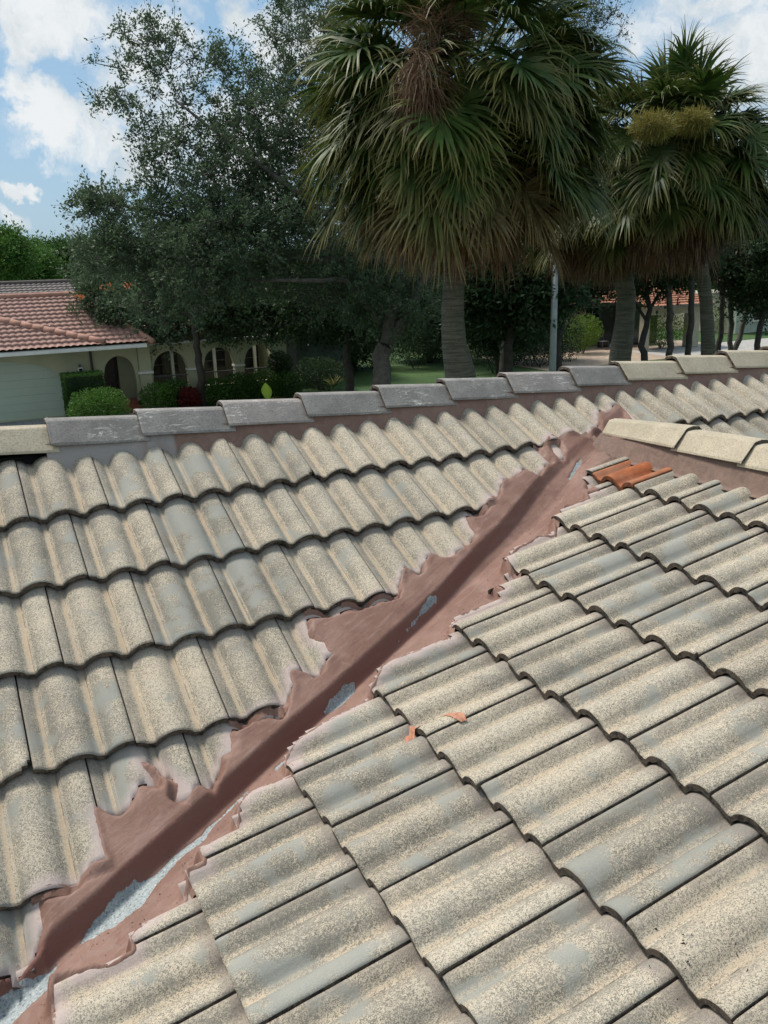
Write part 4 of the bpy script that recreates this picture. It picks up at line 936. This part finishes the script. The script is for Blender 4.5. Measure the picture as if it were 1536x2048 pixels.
# leaf standing behind the ridge: a tall thin plant close to the house
lp=atd(533,800,8.5); lt=atd(531,764,8.5); hL=lt[2]-lp[2]; T=empty('leaf_sprout',(lp[0],lp[1],GZ),'single pointed yellow-green leaf poking up just behind the ridge caps','plant')
mb=MB(); s=RX*1.; rows=[]
for t_ in np.linspace(0,1,12):
    ww=.052*math.sin(math.pi*(.10+.90*t_)**1.15)**.9*(1 if t_<1 else .02); q=lp+np.array([0,0,hL*t_])+s*(.018*(1-t_)); rows.append([q-s*ww-FX*.02*(1-t_),q,q+s*ww-FX*.02*(1-t_)])
mb.grid(np.array(rows),a=np.tile([.1,.9,.3],(12,1))); mb.build('leaf_blade',M_yg,T,smooth=True); MB().tube([(lp[0],lp[1],GZ),tuple(lp)],.012,6).build('stalk',M_hedge,T)
# --- palms
def palm_mat():
    m,t=mat('palm_frond'); v=t.attr('val'); s=t.attr('sec'); co=t.node('ShaderNodeNewGeometry').outputs['Position']; n=t.noise(co,2.3,4,.65); n2=t.noise(co,22,2,.5)
    g=t.mix(t.ramp(n,.3,.7),(.024,.056,.011),(.070,.118,.022)); g=t.mix(t.ramp(s,.45,1.,0,.8),g,t.mix(n2,(.12,.14,.028),(.29,.22,.08)))
    d=t.mix(t.ramp(n,.3,.7),(.085,.040,.018),(.22,.12,.06)); d=t.mix(t.ramp(n2,.45,.7,0,.6),d,(.27,.21,.15)); d=t.mix(t.ramp(s,.5,.0,0,.6),d,(.045,.026,.016))
    col=t.mix(v,g,d); t.put(t.b.inputs['Base Color'],col); t.b.inputs['Roughness'].default_value=.5; t.b.inputs['Specular IOR Level'].default_value=.25
    tr=t.node('ShaderNodeBsdfTranslucent'); t.put(tr.inputs[0],col); mx=t.node('ShaderNodeMixShader'); mx.inputs[0].default_value=.22
    t.l.new(t.b.outputs[0],mx.inputs[1]); t.l.new(tr.outputs[0],mx.inputs[2]); t.l.new(mx.outputs[0],t.o.inputs[0]); return m
M_palm=palm_mat()
def trunk_mat():
    m,t=mat('palm_trunk'); co=t.node('ShaderNodeNewGeometry').outputs['Position']
    rings=t.noise(t.vec('MULTIPLY',co,(1.2,1.2,16)),2.,4,.6); n=t.noise(co,7,5,.65); n2=t.noise(co,30,3,.6)
    col=t.mix(t.ramp(rings,.4,.62),(.075,.07,.055),(.135,.125,.10)); col=t.mix(t.ramp(n,.5,.68,0,.7),col,(.075,.085,.05)); col=t.mix(t.ramp(n2,.64,.72,0,.8),col,(.28,.26,.22))
    t.put(t.b.inputs['Base Color'],col); t.b.inputs['Roughness'].default_value=.95
    bn=t.node('ShaderNodeBump'); bn.inputs['Distance'].default_value=.03; t.put(bn.inputs['Height'],t.math('ADD',rings,n)); t.l.new(bn.outputs[0],t.b.inputs['Normal']); return m
M_ptr=trunk_mat()
def fronds(c,R,els,kind,nseg,name,parent,droop,pet,seed,bladeL=None):
    r=np.random.default_rng(seed); V=[];F=[];val=[];sec=[];nv=0; ga=2.399963
    for i,el in enumerate(els):
        az=i*ga+r.uniform(-.3,.3); e=R_(el+r.uniform(-7,7)); d=np.array([math.cos(az)*math.cos(e),math.sin(az)*math.cos(e),math.sin(e)])
        Lp=pet*R*r.uniform(.8,1.15); Lb=(bladeL or .56)*R*r.uniform(.85,1.15)
        q=np.array(c)-np.array([0,0,.04*i/len(els)*R]); pp=[q]; dd=d.copy()
        for k in range(6): dd=dd+np.array([0,0,-droop*.09]); dd/=np.linalg.norm(dd); q=q+dd*Lp/6; pp.append(q)
        side=np.cross(dd,[0,0,1.]); side/=np.linalg.norm(side)+1e-9; fold=(1.25 if kind<.5 else .9)*min(1,max(0,(78-el)/55.))*(1 if el>0 else max(.35,1+el/45.))*r.uniform(.5,1.2); dd=dd+np.array([0,0,-fold]); dd/=np.linalg.norm(dd); roll=r.uniform(-.5,.5); nn=np.cross(side,dd); side=math.cos(roll)*side+math.sin(roll)*nn; nn=np.cross(side,dd)
        # petiole strip
        for s_ in(side,nn):
            w_=np.linspace(.018,.012,7)[:,None]; P=np.stack([np.array(pp)-s_*w_,np.array(pp)+s_*w_],1).reshape(-1,3); V.append(P); F.append(np.array([(nv+2*k,nv+2*k+1,nv+2*k+3,nv+2*k+2) for k in range(6)])); nv+=14; val.append(np.full(14,kind)); sec.append(np.full(14,.3))
        an=np.radians(np.linspace(-118,118,nseg)+r.normal(size=nseg)*2); ca=np.cos(an)[:,None]; sa=np.sin(an)[:,None]
        D=ca*dd+sa*side+nn*.16*np.abs(sa); D/=np.linalg.norm(D,axis=1)[:,None]
        base=q+dd*(np.clip(ca,0,1)*.22*Lb)+np.array([0,0,-1])*(np.clip(ca,0,1)**2*.05*Lb*droop)
        Ls=Lb*(.78+.22*np.cos(an))*r.uniform(.85,1.1,nseg); Sd=np.cross(D,nn+.25*r.normal(size=(nseg,3))); Sd/=np.linalg.norm(Sd,axis=1)[:,None]+1e-9
        ts=np.array([0,.22,.45,.65,.83,1.]); wv=np.array([.010,.032,.029,.016,.008,.002])*(Lb/1.); cur=base.copy(); Dc=D.copy(); rows=[]
        gr=droop*np.array([0,.03,.10,.34,.55,.6])*(1 if kind<.5 else 1.3)*r.uniform(.7,1.3,(nseg,1))
        prev=0
        for k,t_ in enumerate(ts):
            if k: 
                Dc=Dc+np.array([0,0,-1])*gr[:,k:k+1]+r.normal(size=(nseg,3))*(.05+.06*kind); Dc/=np.linalg.norm(Dc,axis=1)[:,None]; cur=cur+Dc*(Ls*(t_-prev))[:,None]
            prev=t_; rows.append(np.stack([cur-Sd*wv[k],cur+Sd*wv[k]],1))
        P=np.stack(rows,1)   # nseg,6,2,3
        ids=np.arange(nseg*12).reshape(nseg,6,2)+nv; V.append(P.reshape(-1,3)); F.append(np.stack([ids[:,:-1,0],ids[:,:-1,1],ids[:,1:,1],ids[:,1:,0]],-1).reshape(-1,4)); nv+=nseg*12
        kk=kind if kind>.5 else max(0.,min(1.,r.normal(.04,.08)+max(0,(-el-12)/34)))
        val.append(np.full(nseg*12,kk)); sec.append(np.tile(np.repeat(ts,2),nseg)+0.)
    return fast_mesh(name,np.concatenate(V),np.concatenate(F),M_palm,np.concatenate(val),parent,extra=np.concatenate(sec))
def strands(c,R,n,m_,name,parent,L,down=.5,seed=1):
    r=np.random.default_rng(seed); mb=MB(); 
    for i in range(n):
        d=r.normal(size=3); d/=np.linalg.norm(d); p0=np.array(c)+d*np.array(R)*r.random()**.4; d=d*.6+r.normal(size=3)*.7+np.array([0,0,-down]); d/=np.linalg.norm(d); q=p0+d*L*.5+np.array([0,0,-.1*down*L]); q2=q+(d+np.array([0,0,-down]))*L*.4
        s=np.cross(d,r.normal(size=3)); s/=np.linalg.norm(s); w_=.006
        mb.add([p0-s*w_,p0+s*w_,q+s*w_,q-s*w_,q2],[(0,1,2,3),(3,2,4)],a=r.random())
    return mb.build(name,m_,parent)
M_infl=leaf_mat('flower_strands',(.13,.125,.025),(.24,.21,.06)); M_dinf=leaf_mat('dry_strands',(.07,.04,.025),(.16,.10,.06))
def palm(label,tr,radii,cc,R,ng,nd,seed,elg=(86,-38),eld=(-24,-60),infl=(),group='palms behind the ridge'):
    T=empty('fan_palm',(tr[0][0],tr[0][1],GZ),label,'palm tree',group)
    pts=[]; rr=[]
    tr=np.array(tr,float); seg=np.linspace(0,len(tr)-1,26); P=np.stack([np.interp(seg,range(len(tr)),tr[:,k]) for k in range(3)],1); rad=np.interp(seg,range(len(tr)),radii)*(1+.02*np.sin(np.arange(26)*2.1))
    mb=MB(); mb.tube(P,rad,20,noise=.02); mb.build('trunk',M_ptr,T,smooth=True)
    bt=MB()  # stubs of old leaf bases under the crown
    r=np.random.default_rng(seed+5)
    for k in range(46):
        z=k/46*R*.75; a=k*2.4; p=np.array(cc)-np.array([0,0,R*.15+z]); d=np.array([math.cos(a),math.sin(a),.9]); bt.tube([p+d*np.array([.12,.12,0]),p+d*np.array([.30,.30,.26])],[.045,.02],5)
    bt.build('leaf_bases',M_bark2,T)
    els=np.degrees(np.arcsin(np.linspace(math.sin(R_(elg[0])),math.sin(R_(elg[1])),ng))); fronds(cc,R,els,0.,46,'crown',T,.50,.68,seed,.37)
    elsd=np.linspace(eld[0],eld[1],nd); fronds(np.array(cc)-np.array([0,0,.05*R]),R,elsd,1.,44,'dry_frond_skirt',T,.8,.47,seed+1,.36)
    for (p,Rr,n,m_,nm,L_,dn) in infl: strands(p,Rr,n,m_,nm,T,L_,dn,seed+3)
    return T
Dp=14.; Yp=atd(908,600,Dp)[1]
def atp(u,v,Y=Yp): return ony(u,v,Y)
tb=atp(935,840); tb[2]=GZ
c1=atp(918,235)
palm('largest fan palm, thick grey trunk, crown cut off by the picture top',[tb,atp(922,752),atp(908,690),atp(905,620),atp(908,560),atp(910,480),atp(914,330)],[.30,.27,.21,.185,.175,.19,.2],c1,2.58,200,66,11,
  infl=[(atp(845,160,Yp-1.5),(.22,.2,.45),500,M_dinf,'dry_flower_cluster',.45,1.),(atp(880,60,Yp-1.2),(.5,.3,.25),500,M_dinf,'dry_flower_cluster',.4,.3)])
Dq=16.5; Yq=atd(1345,300,Dq)[1]
t2=atp(1417,760,Yq); t2[2]=GZ; c2=atp(1345,335,Yq)
palm('right-hand fan palm with two pale yellow-green flower clusters',[t2,atp(1417,700,Yq),atp(1412,600,Yq),atp(1395,480,Yq),atp(1365,380,Yq)],[.20,.15,.13,.15,.17],c2,2.2,165,110,23,elg=(88,-22),eld=(-14,-66),
  infl=[(atp(1305,252,Yq-1.7),(.40,.3,.20),1500,M_infl,'flower_cluster',.17,.1),(atp(1385,243,Yq-1.7),(.34,.3,.17),1500,M_infl,'flower_cluster',.17,.1)])
Dr=18.5; Yr_=atd(1240,600,Dr)[1]
t3=atp(1238,760,Yr_); t3[2]=GZ; c3=atp(1205,400,Yr_)
palm('shaded fan palm between the two others, mostly brown hanging leaves',[t3,atp(1240,715,Yr_),atp(1250,640,Yr_),atp(1253,590,Yr_),atp(1235,500,Yr_),atp(1215,420,Yr_)],[.30,.25,.21,.2,.2,.2],c3,1.85,60,80,37,elg=(60,-30))
# slender trunks beyond
for i,(u0,v0,u1,v1,wpx,Y,m_,lab) in enumerate([(1340,710,1338,585,14,26.,M_bark,'slender pale grey trunk standing in the patio bed'),(1376,708,1384,560,13,25.,M_bark2,'thin dark straight trunk just right of the pale slender trunk'),(1437,700,1444,590,11,27.,M_bark2,'thin trunk right of the second palm trunk'),(1460,696,1462,600,11,28.,M_bark,'curved grey trunk second from the right edge group'),(1472,690,1500,600,11,29.,M_bark,'leaning pale trunk at the right edge of the trunk group')]):
    p0=ony(u0,v0,Y); p1=ony(u1,v1,Y); D=(p1-CAM)@FX; r=wpx/2*D/FPX; p0b=p0+(p0-p1)/(p1[2]-p0[2])*(p0[2]-GZ); mid=(p0+p1)/2+RX*r*.3
    T=tree('slender_tree',lab,p0b,[([p0b,p0,mid,p1],r*1.05,r*.85),([p1,p1+np.array([.5,.2,.9])],r*.6,r*.3),([p1,p1+np.array([-.4,.1,1.])],r*.6,r*.3)],[(p1+np.array([.1,.2,1.1]),1.0,.6,.8,1.)],55,.11,M_dk,m_,nspr=6,nl=10,sprl=.5,group='slender trees beside the patio')
pp=onz(1104,748,GZ); Ypl=20.
p0=ony(1105,740,Ypl); p1=ony(1109,470,Ypl); rp=7.2*((p0-CAM)@FX)/FPX; pb_=np.array([p0[0],p0[1],GZ])
T=empty('street_lamp_post',pb_,'slim blue-grey metal post right of the big palm trunk','post')
MB().tube([pb_,(pb_[0],pb_[1],p1[2])],[rp*1.05,rp*.8],14).build('shaft',simple('galvanised_paint',(.28,.31,.31),.5,.15,3),T,smooth=True); MB().tube([pb_,pb_+np.array([0,0,.12])],rp*1.6,14).build('base_collar',M_iron,T,smooth=True); MB().tube([(pb_[0],pb_[1],p1[2]),(pb_[0],pb_[1],p1[2]+.08)],[rp*.95,rp*.4],14).build('cap',M_iron,T)

# dark crumbs of debris in the valley and on the tiles
V=[];F=[];n=0
for i in range(620):
    if i<330: u=random.gauss(0,1); k=random.random(); P=(1180-k*420+random.gauss(0,26),905+k*480+random.gauss(0,22)); off=-.03
    elif i<600: k=random.random(); P=(700-k*680+random.gauss(0,40),1390+k*600+random.gauss(0,25))
    else: P=(1380+random.gauss(0,60),1900+random.gauss(0,40))
    q=planeB(P[0],P[1],0.); x,y=q[0],q[1]
    i_=int((x-bx0)/GS); j_=int((y-by0)/GS)
    if 0<=i_<len(gx) and 0<=j_<len(gy) and SD[i_,j_]>.02: z=Zm[i_,j_]
    elif i>=600: z=float(topB(np.array([x]),np.array([y]))[0])+.002
    else: continue
    r=random.uniform(.0015,.0042)*(1.6 if i>=600 else 1); ax=unit(3); c=np.array([x,y,z+.001])
    pts=[c+ax[0]*r,c-ax[0]*r*.8+ax[1]*r*.4,c+ax[1]*r*.7,c+np.array([0,0,r*.7])]
    V+=pts; F+=[(n,n+1,n+2),(n,n+2,n+3),(n+1,n+2,n+3),(n,n+1,n+3)]; n+=4
tag(fast_mesh('debris',np.array(V),np.array(F),simple('crumbs',(.05,.032,.025),.95,.4,50)),'dark crumbs of dirt and leaf litter scattered in the valley','debris',kind='stuff')
